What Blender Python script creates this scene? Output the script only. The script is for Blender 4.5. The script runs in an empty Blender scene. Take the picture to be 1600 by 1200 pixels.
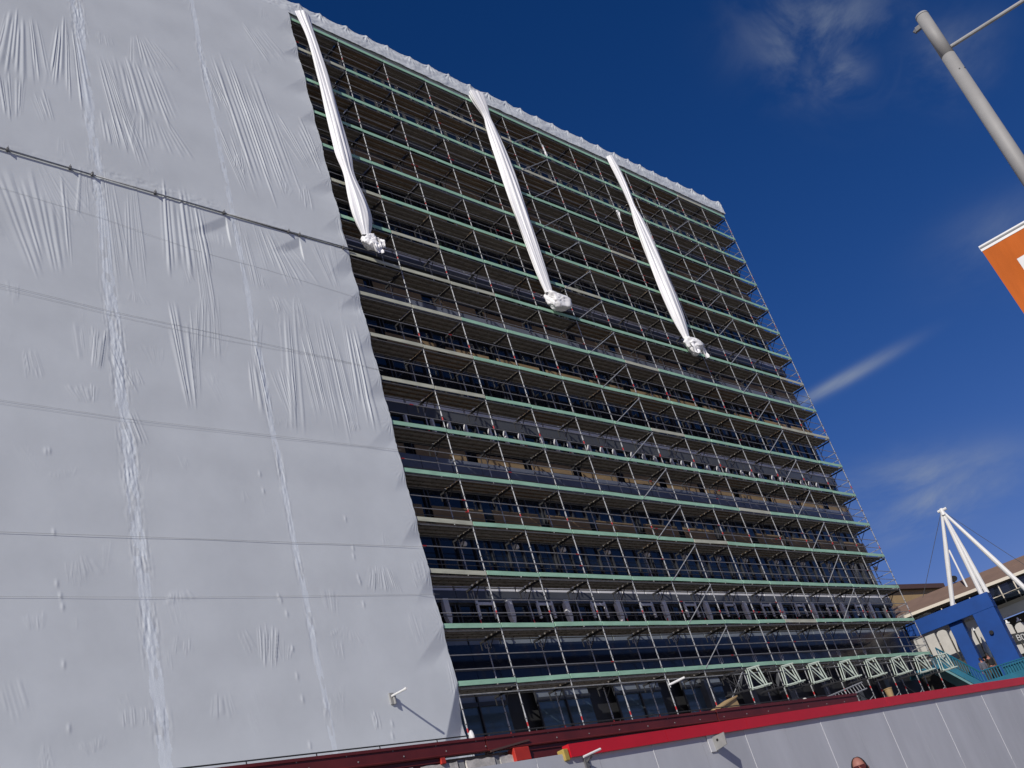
import bpy, bmesh, math, random
import numpy as np
from mathutils import Vector, Matrix
random.seed(7); rng = np.random.default_rng(11)
scn = bpy.context.scene
COL = scn.collection
pi = math.pi

# ------------------------------------------------------------------ camera (metres; z = 0 is the lowest scaffold deck)
CAM = Vector((-26.77931, -25.51668, -7.89491))
RIGHT = Vector((0.70736399, -0.65301578, -0.27056715))
DOWN = Vector((0.14911784, 0.51202565, -0.84592766))
FWD = Vector((0.69094143, 0.55803237, 0.45956481))
GROUND = -8.85
cd = bpy.data.cameras.new('camera'); cam = bpy.data.objects.new('camera', cd); COL.objects.link(cam)
cd.sensor_fit = 'HORIZONTAL'; cd.sensor_width = 36.0; cd.lens = 1634.978 * 36 / 1600
cd.clip_start = .1; cd.clip_end = 4000
m = Matrix.Identity(4)
for i in range(3):
    m[i][0] = RIGHT[i]; m[i][1] = -DOWN[i]; m[i][2] = -FWD[i]; m[i][3] = CAM[i]
cam.matrix_world = m
scn.camera = cam
scn.view_settings.view_transform = 'Standard'; scn.view_settings.look = 'None'
scn.view_settings.exposure = 0.0; scn.view_settings.gamma = 1.0
scn.view_settings.use_curve_mapping = False
scn.render.film_transparent = False
scn.cycles.max_bounces = 6; scn.cycles.diffuse_bounces = 3

# ------------------------------------------------------------------ materials
def mat(name, col, rough=.6, metal=0., var=.0, vscale=2., bump=0., bscale=30., spec=.5, stretch=(1, 1, 1), col2=None):
    M = bpy.data.materials.new(name); M.use_nodes = True; nt = M.node_tree; N = nt.nodes; L = nt.links
    b = N['Principled BSDF']; b.inputs['Roughness'].default_value = rough; b.inputs['Metallic'].default_value = metal
    b.inputs['Specular IOR Level'].default_value = spec
    b.inputs['Base Color'].default_value = (*col, 1)
    tc = N.new('ShaderNodeTexCoord'); mp = N.new('ShaderNodeMapping'); mp.inputs['Scale'].default_value = stretch
    L.new(tc.outputs['Object'], mp.inputs['Vector'])
    if var > 0 or col2:
        n = N.new('ShaderNodeTexNoise'); n.inputs['Scale'].default_value = vscale; n.inputs['Detail'].default_value = 6; n.inputs['Roughness'].default_value = .62
        L.new(mp.outputs[0], n.inputs['Vector'])
        r = N.new('ShaderNodeValToRGB'); r.color_ramp.elements[0].position = .32; r.color_ramp.elements[1].position = .68
        c2 = col2 if col2 else tuple(c * (1 - var) for c in col)
        r.color_ramp.elements[0].color = (*c2, 1); r.color_ramp.elements[1].color = (*[min(1, c * (1 + (0 if col2 else var * .4))) for c in col], 1)
        L.new(n.outputs[0], r.inputs[0]); L.new(r.outputs[0], b.inputs['Base Color'])
    if bump > 0:
        n2 = N.new('ShaderNodeTexNoise'); n2.inputs['Scale'].default_value = bscale; n2.inputs['Detail'].default_value = 4
        L.new(mp.outputs[0], n2.inputs['Vector'])
        bp = N.new('ShaderNodeBump'); bp.inputs['Strength'].default_value = bump; bp.inputs['Distance'].default_value = .02
        L.new(n2.outputs[0], bp.inputs['Height']); L.new(bp.outputs[0], b.inputs['Normal'])
    return M

MT = {}
MT['wrap'] = mat('white_plastic_film', (.66, .695, .705), .40, 0, .07, .45, .03, 25, .35)
MT['tape'] = mat('aged_film_tape', (.75, .80, .825), .36, 0, .05, 3, .25, 28, .5)
MT['roll'] = mat('bright_plastic_film', (.86, .86, .86), .45, 0, .03, 2, .08, 20, .35)
MT['steel'] = mat('galvanised_tube', (.44, .45, .45), .42, .25, .3, 8, 0, 1, .5)
MT['dark_steel'] = mat('dull_tube', (.17, .17, .17), .5, .3, .3, 6)
MT['deck'] = mat('steel_deck', (.21, .185, .15), .65, .1, .5, 3, 0, 1, .4, (.25, 5, 1))
MT['deck_warm'] = mat('timber_deck', (.20, .135, .08), .75, 0, .45, 3, 0, 1, .3, (.25, 5, 1))
MT['rail_steel'] = mat('grey_rail_tube', (.30, .30, .31), .45, .25, .3, 6)
MT['lip'] = mat('lit_plank_edge', (.40, .37, .33), .5, .2, .35, 4)  # paler colour mimics light caught along the plank edges
MT['green'] = mat('mint_painted_board', (.36, .61, .44), .55, 0, .22, 1.6, .05, 12, .35, (.6, 1, 3))
MT['beige'] = mat('weathered_board', (.52, .53, .42), .7, 0, .25, 1.8, .06, 12, .3, (.6, 1, 3))
MT['red_tape'] = mat('red_tape', (.45, .025, .025), .5)
MT['glass'] = mat('dark_glazing', (.010, .014, .022), .06, 0, .4, .5, 0, 1, .6)
MT['glass_low'] = mat('blue_reflection_glazing', (.060, .095, .130), .08, 0, .2, .6, 0, 1, .6)  # blue base colour stands in for reflections in the panes
MT['frame'] = mat('dark_window_frame', (.035, .037, .042), .45)
MT['spandrel'] = mat('charcoal_spandrel', (.085, .09, .10), .35, 0, .18, .8)
MT['spandrel_blue'] = mat('blue_grey_spandrel', (.15, .165, .21), .35, 0, .2, .7)
MT['navy'] = mat('navy_glass_panel', (.012, .016, .030), .12, 0, .3, .5)
MT['strip'] = mat('white_soffit_strip', (.80, .80, .82), .5, 0, .10, 1.2)
MT['grey_panel'] = mat('mid_grey_panel', (.21, .24, .27), .3, 0, .15, 1)
MT['ply'] = mat('plywood', (.27, .19, .105), .7, 0, .28, 1.6, .05, 20, .3, (.5, 1, 3))
MT['pale'] = mat('pale_concrete', (.52, .50, .46), .8, 0, .12, 1.5, .15, 14)
MT['wall'] = mat('dark_wall', (.030, .031, .034), .6, 0, .3, .6)
MT['maroon'] = mat('maroon_metal', (.125, .016, .015), .5, .0, .25, 1.4, .03, 20)
MT['red_box'] = mat('red_metal', (.50, .035, .02), .5, 0, .15, 3)
MT['red'] = mat('red_cap_paint', (.56, .008, .018), .4, 0, .10, 1.2)
MT['hoard'] = mat('white_hoarding_paint', (.50, .51, .535), .5, 0, .16, .5, .03, 8, .35, (1, 1, .3))
MT['joint'] = mat('pale_joint', (.58, .585, .60), .6)
MT['block'] = mat('old_white_block', (.66, .63, .58), .85, 0, .35, 4, .4, 9)
MT['ochre'] = mat('ochre_block', (.42, .30, .07), .7, 0, .15, 5)
MT['bracket_paint'] = mat('bracket_paint', (.27, .27, .26), .6, 0, .15, 6)
MT['grey'] = mat('grey_post', (.33, .33, .32), .7, 0, .2, 4)
MT['rail'] = mat('black_rail', (.03, .03, .032), .5)
MT['pole'] = mat('grey_pole_paint', (.30, .295, .28), .6, 0, .12, 3)
MT['orange'] = mat('orange_banner', (.50, .115, .014), .75, 0, .12, 2, .1, 6, .2, (1, 4, .8))
MT['white'] = mat('white_paint', (.74, .74, .72), .5, 0, .05, 2)
MT['blue'] = mat('blue_steel', (.005, .055, .25), .5, 0, .15, .8, 0, 1, .25)
MT['teal'] = mat('teal_steel', (.012, .135, .205), .5, 0, .2, 2)
MT['teal_pale'] = mat('pale_teal_steel', (.13, .27, .28), .5, 0, .2, 2)
MT['roof'] = mat('brown_roof', (.22, .145, .105), .7, 0, .12, 1, 0, 1, .3, (1, 1, .3))
MT['tan'] = mat('tan_wall', (.42, .29, .14), .75, 0, .10, 1)
MT['fawn'] = mat('fawn_fascia', (.55, .50, .41), .6)
MT['brown'] = mat('dark_brown', (.10, .055, .045), .6)
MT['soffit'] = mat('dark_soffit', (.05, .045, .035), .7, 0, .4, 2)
MT['sign'] = mat('black_sign', (.015, .015, .017), .5)
MT['ground'] = mat('pale_bounce_paving', (.25, .245, .235), .85, 0, .25, .8, .3, 20)  # unseen paving, made pale to bounce light up under the decks
MT['skin'] = mat('skin', (.36, .155, .115), .5, 0, .1, 8)
MT['hair'] = mat('dark_hair', (.02, .016, .013), .7)
MT['shirt'] = mat('grey_shirt', (.10, .11, .14), .85, 0, .2, 6)
MT['trouser'] = mat('dark_trousers', (.03, .035, .05), .85)
MT['shades'] = mat('dark_red_sunglasses', (.06, .006, .006), .15)
MT['black'] = mat('black_cloth', (.012, .012, .014), .85)

def wrap_detail():                                # extra fine creasing of the film
    nt = MT['wrap'].node_tree
wrap_detail()

# ------------------------------------------------------------------ mesh helpers
class MB:
    def __init__(s): s.v = []; s.f = []; s.m = []
    def add(s, vs, fs, mi=0):
        o = len(s.v); s.v += [tuple(v) for v in vs]; s.f += [tuple(i + o for i in f) for f in fs]; s.m += [mi] * len(fs)
    def box(s, x0, x1, y0, y1, z0, z1, mi=0):
        s.add([(x0, y0, z0), (x1, y0, z0), (x1, y1, z0), (x0, y1, z0), (x0, y0, z1), (x1, y0, z1), (x1, y1, z1), (x0, y1, z1)],
              [(0, 3, 2, 1), (4, 5, 6, 7), (0, 1, 5, 4), (1, 2, 6, 5), (2, 3, 7, 6), (3, 0, 4, 7)], mi)
    def obox(s, o, ux, uy, uz, mi=0):             # corner + three edge vectors
        o, ux, uy, uz = map(Vector, (o, ux, uy, uz))
        s.add([o, o + ux, o + ux + uy, o + uy, o + uz, o + ux + uz, o + ux + uy + uz, o + uy + uz],
              [(0, 3, 2, 1), (4, 5, 6, 7), (0, 1, 5, 4), (1, 2, 6, 5), (2, 3, 7, 6), (3, 0, 4, 7)], mi)
    def tube(s, a, b, r, n=6, mi=0, r2=None):
        a, b = Vector(a), Vector(b); d = (b - a).normalized(); r2 = r if r2 is None else r2
        u = d.orthogonal().normalized(); w = d.cross(u)
        vs = [a + (u * math.cos(2 * pi * k / n) + w * math.sin(2 * pi * k / n)) * r for k in range(n)] + \
             [b + (u * math.cos(2 * pi * k / n) + w * math.sin(2 * pi * k / n)) * r2 for k in range(n)]
        s.add(vs, [(k, (k + 1) % n, n + (k + 1) % n, n + k) for k in range(n)] + [tuple(range(n))[::-1], tuple(range(n, 2 * n))], mi)
    def path(s, pts, r, n=6, mi=0):
        for a, b in zip(pts[:-1], pts[1:]): s.tube(a, b, r, n, mi)
    def prism(s, poly, d, mi=0):                   # polygon (3-D points) extruded by vector d
        d = Vector(d); n = len(poly); p = [Vector(q) for q in poly]
        s.add(p + [q + d for q in p], [tuple(range(n))[::-1], tuple(range(n, 2 * n))] + [(k, (k + 1) % n, n + (k + 1) % n, n + k) for k in range(n)], mi)
    def build(s, name, mats, parent=None, loc=None, smooth=False, bevel=0):
        me = bpy.data.meshes.new(name); me.from_pydata(s.v, [], s.f)
        mats = mats if isinstance(mats, (list, tuple)) else [mats]
        for q in mats: me.materials.append(MT[q] if isinstance(q, str) else q)
        me.polygons.foreach_set('material_index', s.m)
        if smooth: me.polygons.foreach_set('use_smooth', [True] * len(s.f))
        bm = bmesh.new(); bm.from_mesh(me); bmesh.ops.recalc_face_normals(bm, faces=bm.faces); bm.to_mesh(me); bm.free()
        o = bpy.data.objects.new(name, me); COL.objects.link(o)
        if loc: o.location = loc
        if parent: o.parent = parent; o.matrix_parent_inverse = Matrix.Translation(-Vector(parent.location)) if any(parent.location) else Matrix.Identity(4)
        if bevel:
            md = o.modifiers.new('bevel', 'BEVEL'); md.width = bevel; md.segments = 2; md.limit_method = 'ANGLE'
        return o

def tag(o, label=None, cat=None, group=None, kind=None):
    if label: o['label'] = label
    if cat: o['category'] = cat
    if group: o['group'] = group
    if kind: o['kind'] = kind
    return o

def thing(name, label, cat, loc=(0, 0, 0), group=None):
    o = bpy.data.objects.new(name, None); COL.objects.link(o); o.location = loc; o.empty_display_size = .3
    return tag(o, label, cat, group)

def limited(items, name, mats, root, cap=96):      # the first `cap` as parts of their own, the rest as one mass
    for k, (b, mt) in enumerate(items[:cap]): b.build(name, mt, root)
    rest = items[cap:]
    if rest:
        R = MB(); ml = []
        for b, mt in rest:
            for q in ((mt,) if isinstance(mt, str) else mt):
                if q not in ml: ml.append(q)
            o = len(R.v); R.v += b.v; R.f += [tuple(i + o for i in f) for f in b.f]
            R.m += [ml.index(mt if isinstance(mt, str) else mt[i]) for i in b.m]
        tag(R.build(name, ml, root), kind='stuff')

def link_copy(o, parent, delta):
    c = o.copy(); COL.objects.link(c); c.parent = parent; c.matrix_parent_inverse = o.matrix_parent_inverse
    c.location = Vector(o.location) + Vector(delta)
    return c

def npmesh(name, X, Y, Z, mats, mi=None, smooth=True, parent=None):   # grid arrays (nz, nx)
    nz, nx = X.shape
    co = np.stack([X, Y, Z], -1).reshape(-1, 3).astype(np.float32)
    idx = np.arange(nz * nx).reshape(nz, nx)
    q = np.stack([idx[:-1, :-1], idx[:-1, 1:], idx[1:, 1:], idx[1:, :-1]], -1).reshape(-1, 4).astype(np.int32)
    me = bpy.data.meshes.new(name); me.vertices.add(len(co)); me.vertices.foreach_set('co', co.ravel())
    me.loops.add(q.size); me.loops.foreach_set('vertex_index', q.ravel())
    me.polygons.add(len(q)); me.polygons.foreach_set('loop_start', np.arange(0, q.size, 4, dtype=np.int32))
    for t in mats: me.materials.append(MT[t])
    if mi is not None: me.polygons.foreach_set('material_index', mi[:-1, :-1].ravel().astype(np.int32))
    me.polygons.foreach_set('use_smooth', np.full(len(q), smooth))
    me.update(calc_edges=True); me.validate()
    o = bpy.data.objects.new(name, me); COL.objects.link(o)
    if parent: o.parent = parent
    return o

def vnoise(X, Z, sx, sz, seed):                   # smooth value noise on a grid
    r = np.random.default_rng(seed)
    x0, z0 = X.min(), Z.min()
    nx = int((X.max() - x0) / sx) + 3; nz = int((Z.max() - z0) / sz) + 3
    g = r.random((nz, nx)) * 2 - 1
    fx = (X - x0) / sx; fz = (Z - z0) / sz; ix = np.floor(fx).astype(int); iz = np.floor(fz).astype(int)
    tx = fx - ix; tz = fz - iz; tx = tx * tx * (3 - 2 * tx); tz = tz * tz * (3 - 2 * tz)
    return (g[iz, ix] * (1 - tx) + g[iz, ix + 1] * tx) * (1 - tz) + (g[iz + 1, ix] * (1 - tx) + g[iz + 1, ix + 1] * tx) * tz

def sstep(a, b, x):
    t = np.clip((x - a) / (b - a), 0, 1); return t * t * (3 - 2 * t)

# ------------------------------------------------------------------ light and sky
SUN = Vector((-1.55, -.72, 1.11)).normalized()
el = math.asin(SUN.z); rot = math.atan2(SUN.x, SUN.y)
ld = bpy.data.lights.new('sun', 'SUN'); ld.energy = 3.75; ld.angle = math.radians(.5); ld.color = (1, .955, .89)
sun = bpy.data.objects.new('sun', ld); COL.objects.link(sun); sun.location = (-60, -40, 60)
sun.rotation_euler = SUN.to_track_quat('Z', 'Y').to_euler()
W = bpy.data.worlds.new('World'); scn.world = W; W.use_nodes = True
nt = W.node_tree; N = nt.nodes; L = nt.links; bg = N['Background']
sky = N.new('ShaderNodeTexSky'); sky.sky_type = 'NISHITA'; sky.sun_disc = False; sky.sun_elevation = el; sky.sun_rotation = rot % (2 * pi)
sky.altitude = 0; sky.air_density = 1.0; sky.dust_density = .35; sky.ozone_density = 3.0
def vm(op, a, b=None):
    n = N.new('ShaderNodeVectorMath'); n.operation = op
    for k, q in enumerate((a, b)):
        if q is None: continue
        if isinstance(q, (tuple, Vector)): n.inputs[k].default_value = tuple(q)
        else: L.new(q, n.inputs[k])
    return n.outputs['Value'] if op == 'DOT_PRODUCT' else n.outputs[0]
def mm(op, a, b=None, clamp=False):
    n = N.new('ShaderNodeMath'); n.operation = op; n.use_clamp = clamp
    for k, q in enumerate((a, b)):
        if q is None: continue
        if isinstance(q, (int, float)): n.inputs[k].default_value = q
        else: L.new(q, n.inputs[k])
    return n.outputs[0]
tc = N.new('ShaderNodeTexCoord'); D = tc.outputs['Generated']
def cloud(d, e, Lu, Wv, nscale, lo, hi, gain, stretch):   # a wisp about direction d, long axis e
    d = Vector(d).normalized(); e = Vector(e); e = (e - d * e.dot(d)).normalized(); g = d.cross(e)
    w = mm('MAXIMUM', vm('DOT_PRODUCT', D, d), .05)
    u = mm('DIVIDE', vm('DOT_PRODUCT', D, e), w); v = mm('DIVIDE', vm('DOT_PRODUCT', D, g), w)
    cx = N.new('ShaderNodeCombineXYZ'); L.new(mm('MULTIPLY', u, stretch), cx.inputs[0]); L.new(v, cx.inputs[1])
    n = N.new('ShaderNodeTexNoise'); n.inputs['Scale'].default_value = nscale; n.inputs['Detail'].default_value = 7; n.inputs['Roughness'].default_value = .58
    n.inputs['Distortion'].default_value = .6
    L.new(cx.outputs[0], n.inputs['Vector'])
    mr = N.new('ShaderNodeMapRange'); mr.interpolation_type = 'SMOOTHSTEP'
    mr.inputs['From Min'].default_value = lo; mr.inputs['From Max'].default_value = hi; L.new(n.outputs[0], mr.inputs['Value'])
    q = mm('ADD', mm('POWER', mm('ABSOLUTE', mm('DIVIDE', u, Lu)), 2), mm('POWER', mm('ABSOLUTE', mm('DIVIDE', v, Wv)), 2))
    ms = mm('POWER', 2.718, mm('MULTIPLY', q, -1))
    front = mm('GREATER_THAN', vm('DOT_PRODUCT', D, d), .3)
    return mm('MULTIPLY', mm('MULTIPLY', mm('MULTIPLY', mr.outputs[0], ms), gain), front)
def rd(px, py): return (RIGHT * ((px - 800) / 1634.978) + DOWN * ((py - 600) / 1634.978) + FWD).normalized()
def wisp(a, b, wpx, *r):
    A, B = rd(*a), rd(*b); return cloud((A + B), B - A, (B - A).length / 2, wpx / 1634.978, *r)
cl = [wisp((1190, 40), (1390, 85), 70, 11, .38, .72, .58, 1.0),
      wisp((1280, 90), (1330, 150), 38, 15, .36, .70, .48, 1.0),
      wisp((1235, 640), (1400, 548), 9, 30, .20, .62, .75, .10),
      wisp((1330, 775), (1620, 735), 42, 12, .36, .70, .85, .30),
      wisp((1380, 830), (1560, 740), 30, 18, .34, .68, .8, .3),
      wisp((1480, 410), (1700, 330), 50, 8, .30, .75, .40, .4),
      wisp((1420, 100), (1560, 90), 50, 9, .36, .72, .45, .6)]
tot = cl[0]
for c in cl[1:]: tot = mm('MAXIMUM', tot, c)
hs = N.new('ShaderNodeHueSaturation'); hs.inputs['Saturation'].default_value = 1.36; hs.inputs['Value'].default_value = 1.0
gm = N.new('ShaderNodeGamma'); gm.inputs['Gamma'].default_value = 1.0
L.new(sky.outputs[0], hs.inputs['Color']); L.new(hs.outputs[0], gm.inputs['Color'])
mx = N.new('ShaderNodeMixRGB'); mx.inputs[2].default_value = (5.2, 6.0, 7.2, 1)
L.new(tot, mx.inputs[0]); tn = N.new('ShaderNodeMixRGB'); tn.blend_type = 'MULTIPLY'; tn.inputs[0].default_value = 1; tn.inputs[2].default_value = (1.05, .74, 1.07, 1)
L.new(gm.outputs[0], tn.inputs[1]); L.new(tn.outputs[0], mx.inputs[1]); L.new(mx.outputs[0], bg.inputs[0])
bg.inputs[1].default_value = .057

# ------------------------------------------------------------------ ground
g = MB(); g.add([(-1500, -1500, GROUND), (1500, -1500, GROUND), (1500, 1500, GROUND), (-1500, 1500, GROUND)], [(0, 1, 2, 3)])
tag(g.build('ground', 'ground'), kind='structure')

# ------------------------------------------------------------------ scaffold
XS = [-2.78, 0.0, 2.80, 5.57, 8.45, 11.23, 14.08, 16.87, 19.23, 22.18, 24.85, 27.69, 30.49, 33.34]
NB = len(XS) - 1
YB = .88
LIFTS = [2.0 * k for k in range(17)]               # deck heights 0 .. 32
BASE = -3.30
sc = thing('scaffold', 'tall tube scaffold with mint green toe boards and open decks on the dark building', 'scaffold', (15, 0, BASE))

def standard_mb(inner=False):
    b = MB(); zt = 32.44
    b.tube((0, 0, BASE), (0, 0, zt), .0242, 7, 0)
    z = -1.75
    while z < zt:
        b.tube((0, 0, z - .012), (0, 0, z + .012), .052, 8, 1); z += .5
    z = -1.45
    while z < zt:
        b.tube((0, 0, z - .07), (0, 0, z + .07), .0265, 7, 2); z += 4.03
    z = -1.2
    while z < zt:                                   # spigot sleeves
        b.tube((0, 0, z - .12), (0, 0, z + .12), .031, 7, 0); z += 4.03
    return b
so = standard_mb().build('standard', ['steel', 'dark_steel', 'red_tape'], sc, smooth=False)
so.location = (XS[0], 0, 0)
for x in XS[1:]: link_copy(so, sc, (x - XS[0], 0, 0))
for x in XS: link_copy(so, sc, (x - XS[0], YB, 0))

toe = []; tra = []
beige_left = {7: 2, 8: 2, 9: 3, 10: 2, 6: 2, 11: 1}
for li, z in enumerate(LIFTS):
    # deck of steel planks, with lips and perforated look from small cross ribs
    d = MB()
    for k in range(NB):
        x0, x1 = XS[k] + .04, XS[k + 1] - .04
        wm = 2 if random.random() < .3 else 0
        for j in range(3):
            y0 = .06 + j * .27; dz = random.uniform(-.008, .008)
            d.box(x0, x1, y0, y0 + .255, z - .005 + dz, z + .01 + dz, wm)
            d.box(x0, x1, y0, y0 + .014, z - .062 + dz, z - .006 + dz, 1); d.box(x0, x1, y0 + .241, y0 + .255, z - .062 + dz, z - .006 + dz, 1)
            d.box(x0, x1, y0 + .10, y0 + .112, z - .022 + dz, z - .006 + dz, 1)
            if li < 11:
                nr = 5
                for q in range(1, nr + 1):
                    xx = x0 + (x1 - x0) * q / (nr + 1)
                    d.box(xx - .02, xx + .02, y0 + .02, y0 + .235, z - .03 + dz, z - .006 + dz)
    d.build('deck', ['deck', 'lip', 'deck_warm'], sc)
    lg = MB(); lg.tube((XS[0], 0, z - .10), (XS[-1], 0, z - .10), .022, 6); lg.build('ledger', 'dark_steel', sc)
    lg = MB(); lg.tube((XS[0], YB, z - .10), (XS[-1], YB, z - .10), .022, 6); lg.build('ledger', 'dark_steel', sc)
    for k in range(NB):
        b = MB(); x0, x1 = XS[k] + .03, XS[k + 1] - .02
        za, zb = z + .0 + random.uniform(-.02, .02), z + .0 + random.uniform(-.02, .02)
        h = .165
        b.obox((x0, -.062 + random.uniform(-.006, .006), za), (x1 - x0, 0, zb - za), (0, .032, 0), (0, 0, h))
        pb = .62 if k < beige_left.get(li, 0) else (.10 if li > 5 else .06)
        toe.append((b, 'beige' if random.random() < pb else 'green'))
    for k, x in enumerate(XS):
        b = MB(); b.box(x - .03, x + .03, .03, YB + .32, z - .15, z - .075); b.tube((x, YB + .02, z - .60), (x, .45, z - .13), .020, 5)
        b.tube((x, YB + .30, z - .13), (x, YB + .30, z - .40), .024, 5)
        tra.append((b, 'rail'))
    for hgt in (.55, 1.05):
        b = MB(); b.tube((XS[0], -.03, z + hgt), (XS[-1] + .08, -.03, z + hgt), .0185, 6, 0)
        for k in range(NB):
            if random.random() < .16:
                xx = random.choice((XS[k] + .12, XS[k + 1] - .12, random.uniform(XS[k], XS[k + 1])))
                b.tube((xx - .09, -.03, z + hgt), (xx + .09, -.03, z + hgt), .022, 6, 1)
        if z + hgt < 32.4: b.build('guardrail', ['rail_steel', 'red_tape'], sc)
    b = MB(); b.tube((XS[0], YB, z + .8), (XS[-1], YB, z + .8), .0175, 5); b.build('inner_rail', 'dark_steel', sc)
    e = MB(); xe = XS[-1]
    for hgt in (.55, 1.05): e.tube((xe, -.05, z + hgt), (xe, YB + .05, z + hgt), .02, 6)
    e.tube((xe, 0, z + .1), (xe, YB, z + .1), .02, 6); e.box(xe + .03, xe + .06, .02, YB, z + .02, z + .17)
    if z < 32: e.build('end_rail', 'steel', sc)
limited(toe, 'toe_board', None, sc)
limited(tra, 'transom', None, sc)
# under-deck ledger tubes below the lowest deck
b = MB(); b.tube((XS[0], -.03, -.30), (XS[-1], -.03, -.30), .02, 6); b.build('ledger', 'steel', sc)
# diagonal braces in two bays
def brace(k, zt, zb):
    b = MB(); b.tube((XS[k + 1], -.055, zt), (XS[k] + .10, -.055, zb), .022, 6); b.build('brace', 'steel', sc)
for j in range(16): brace(5, LIFTS[16 - j] - .12, LIFTS[15 - j] + .05)
brace(5, -.12, -2.1)
for j in range(15): brace(10, LIFTS[16 - j] - .12, LIFTS[15 - j] + .05)
# U-shaped inner brackets on the inner standards
for z in (0.55, 2.35 - .75, 4.0 - .55):
    for k in range(1, NB + 1):
        if z < 1 and k < 6: continue
        if 1 < z < 2 and k > 7: continue
        x = XS[k] - .1; b = MB()
        b.path([(x, YB + .02, z + .25), (x, YB + .02, z), (x + .28, YB + .02, z), (x + .28, YB + .02, z + .28)], .018, 5)
        b.build('bracket', 'steel', sc)
# lattice girders that carry the right-hand bays
gd = Vector((.80, -.60, 0)); gp = Vector((.60, .80, 0))
def girder():
    b = MB()
    for s in (-.13, .13):
        o = gp * s
        P = lambda t, h: o + gd * t + Vector((0, 0, h))
        b.tube(P(.06, -.30), P(.66, -.30), .034, 6); b.tube(P(-.04, -1.14), P(.90, -1.14), .034, 6)
        b.tube(P(.10, -.30), P(.02, -1.14), .026, 6); b.tube(P(.12, -.30), P(.62, -1.14), .030, 6); b.tube(P(.58, -.30), P(.70, -1.14), .030, 6)
        b.tube(P(-1.2, -.30), P(.04, -.30), .026, 6, 1); b.tube(P(-1.2, -1.14), P(-.06, -1.14), .026, 6, 1)   # rear run coloured black to stand in for the deck's shade
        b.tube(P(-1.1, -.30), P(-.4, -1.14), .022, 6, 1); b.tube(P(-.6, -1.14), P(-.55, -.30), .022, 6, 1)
    for t, h in ((.72, -1.14), (.1, -.30), (.0, -1.14), (.60, -.30)):
        b.tube(gd * t + gp * -.2 + Vector((0, 0, h)), gd * t + gp * .2 + Vector((0, 0, h)), .024, 6)
    return b
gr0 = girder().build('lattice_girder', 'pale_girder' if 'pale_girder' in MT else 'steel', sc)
MT['pale_girder'] = mat('pale_green_girder', (.55, .63, .55), .5, .1, .2, 6)
gr0.data.materials[0] = MT['pale_girder']; gr0.data.materials.append(MT['rail'])  # dark slot paints the shade onto the rear run
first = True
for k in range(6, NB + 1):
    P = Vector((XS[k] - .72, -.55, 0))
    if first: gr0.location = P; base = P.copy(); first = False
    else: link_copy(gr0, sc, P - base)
# base bay: ladder-like tubes low on the right
for k in range(8, NB + 1):
    b = MB(); x = XS[k]
    b.tube((x - .9, -.02, -2.15), (x + .02, -.02, -1.85), .022, 6); b.build('brace', 'steel', sc)
for k in range(6, NB):
    b = MB(); b.tube((XS[k], .9, -1.3), (XS[k + 1], .9, -2.9), .02, 5); b.build('brace', 'dark_steel', sc)

# ------------------------------------------------------------------ building behind
BX0, BX1, BY = -22.0, 36.5, 2.15
bl = thing('office_building', 'dark mid rise office building with charcoal spandrels and brown boards behind the scaffold', 'building', (5, 8, GROUND))
b = MB(); b.box(BX0, BX1, BY + .45, 22, GROUND, 35.4); b.build('wall', 'wall', bl)
BAYX = [-6.36 + 3.36 * k for k in range(14)]
BAYX = [x for x in BAYX if x < BX1 - .5]; BAYX.append(BX1)
wins = []; plys = []; spans = []; strips = []
def panel_row(lst, z0, z1, y, th, m_, gap=.03, x_off=0., rnd=0., split=1):
    for k in range(len(BAYX) - 1):
        for q in range(split):
            xa = BAYX[k] + (BAYX[k + 1] - BAYX[k]) * q / split; xb = BAYX[k] + (BAYX[k + 1] - BAYX[k]) * (q + 1) / split
            b = MB(); j = random.uniform(-rnd, rnd)
            b.box(xa + gap, xb - gap, y + j, y + th + j, z0, z1); lst.append((b, m_))
def window_row(z0, z1, y=BY + .16, m_='glass', two=True):
    step = 2
    for k in range(0, len(BAYX) - 1, step):
        x0 = BAYX[k]; x1 = BAYX[min(k + step, len(BAYX) - 1)]
        b = MB(); b.box(x0 + .02, x1 - .02, y, y + .03, z0, z1, 0)
        x = x0 + .05
        i = 0
        while x < x1 - .1:                          # mullions with a proud frame
            b.box(x, x + .07, y - .09, y - .003, z0 + .002, z1 - .002, 1); i += 1
            x += (.93 if i % 3 else .94)
        b.box(x0 + .02, x1 - .02, y - .07, y - .004, z0 - .03, z0 + .05, 1); b.box(x0 + .02, x1 - .02, y - .07, y - .004, z1 - .05, z1 + .03, 1)
        wins.append((b, (m_, 'frame')))
Z0 = [4.35, 12.66, 21.1, 29.75]
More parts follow.
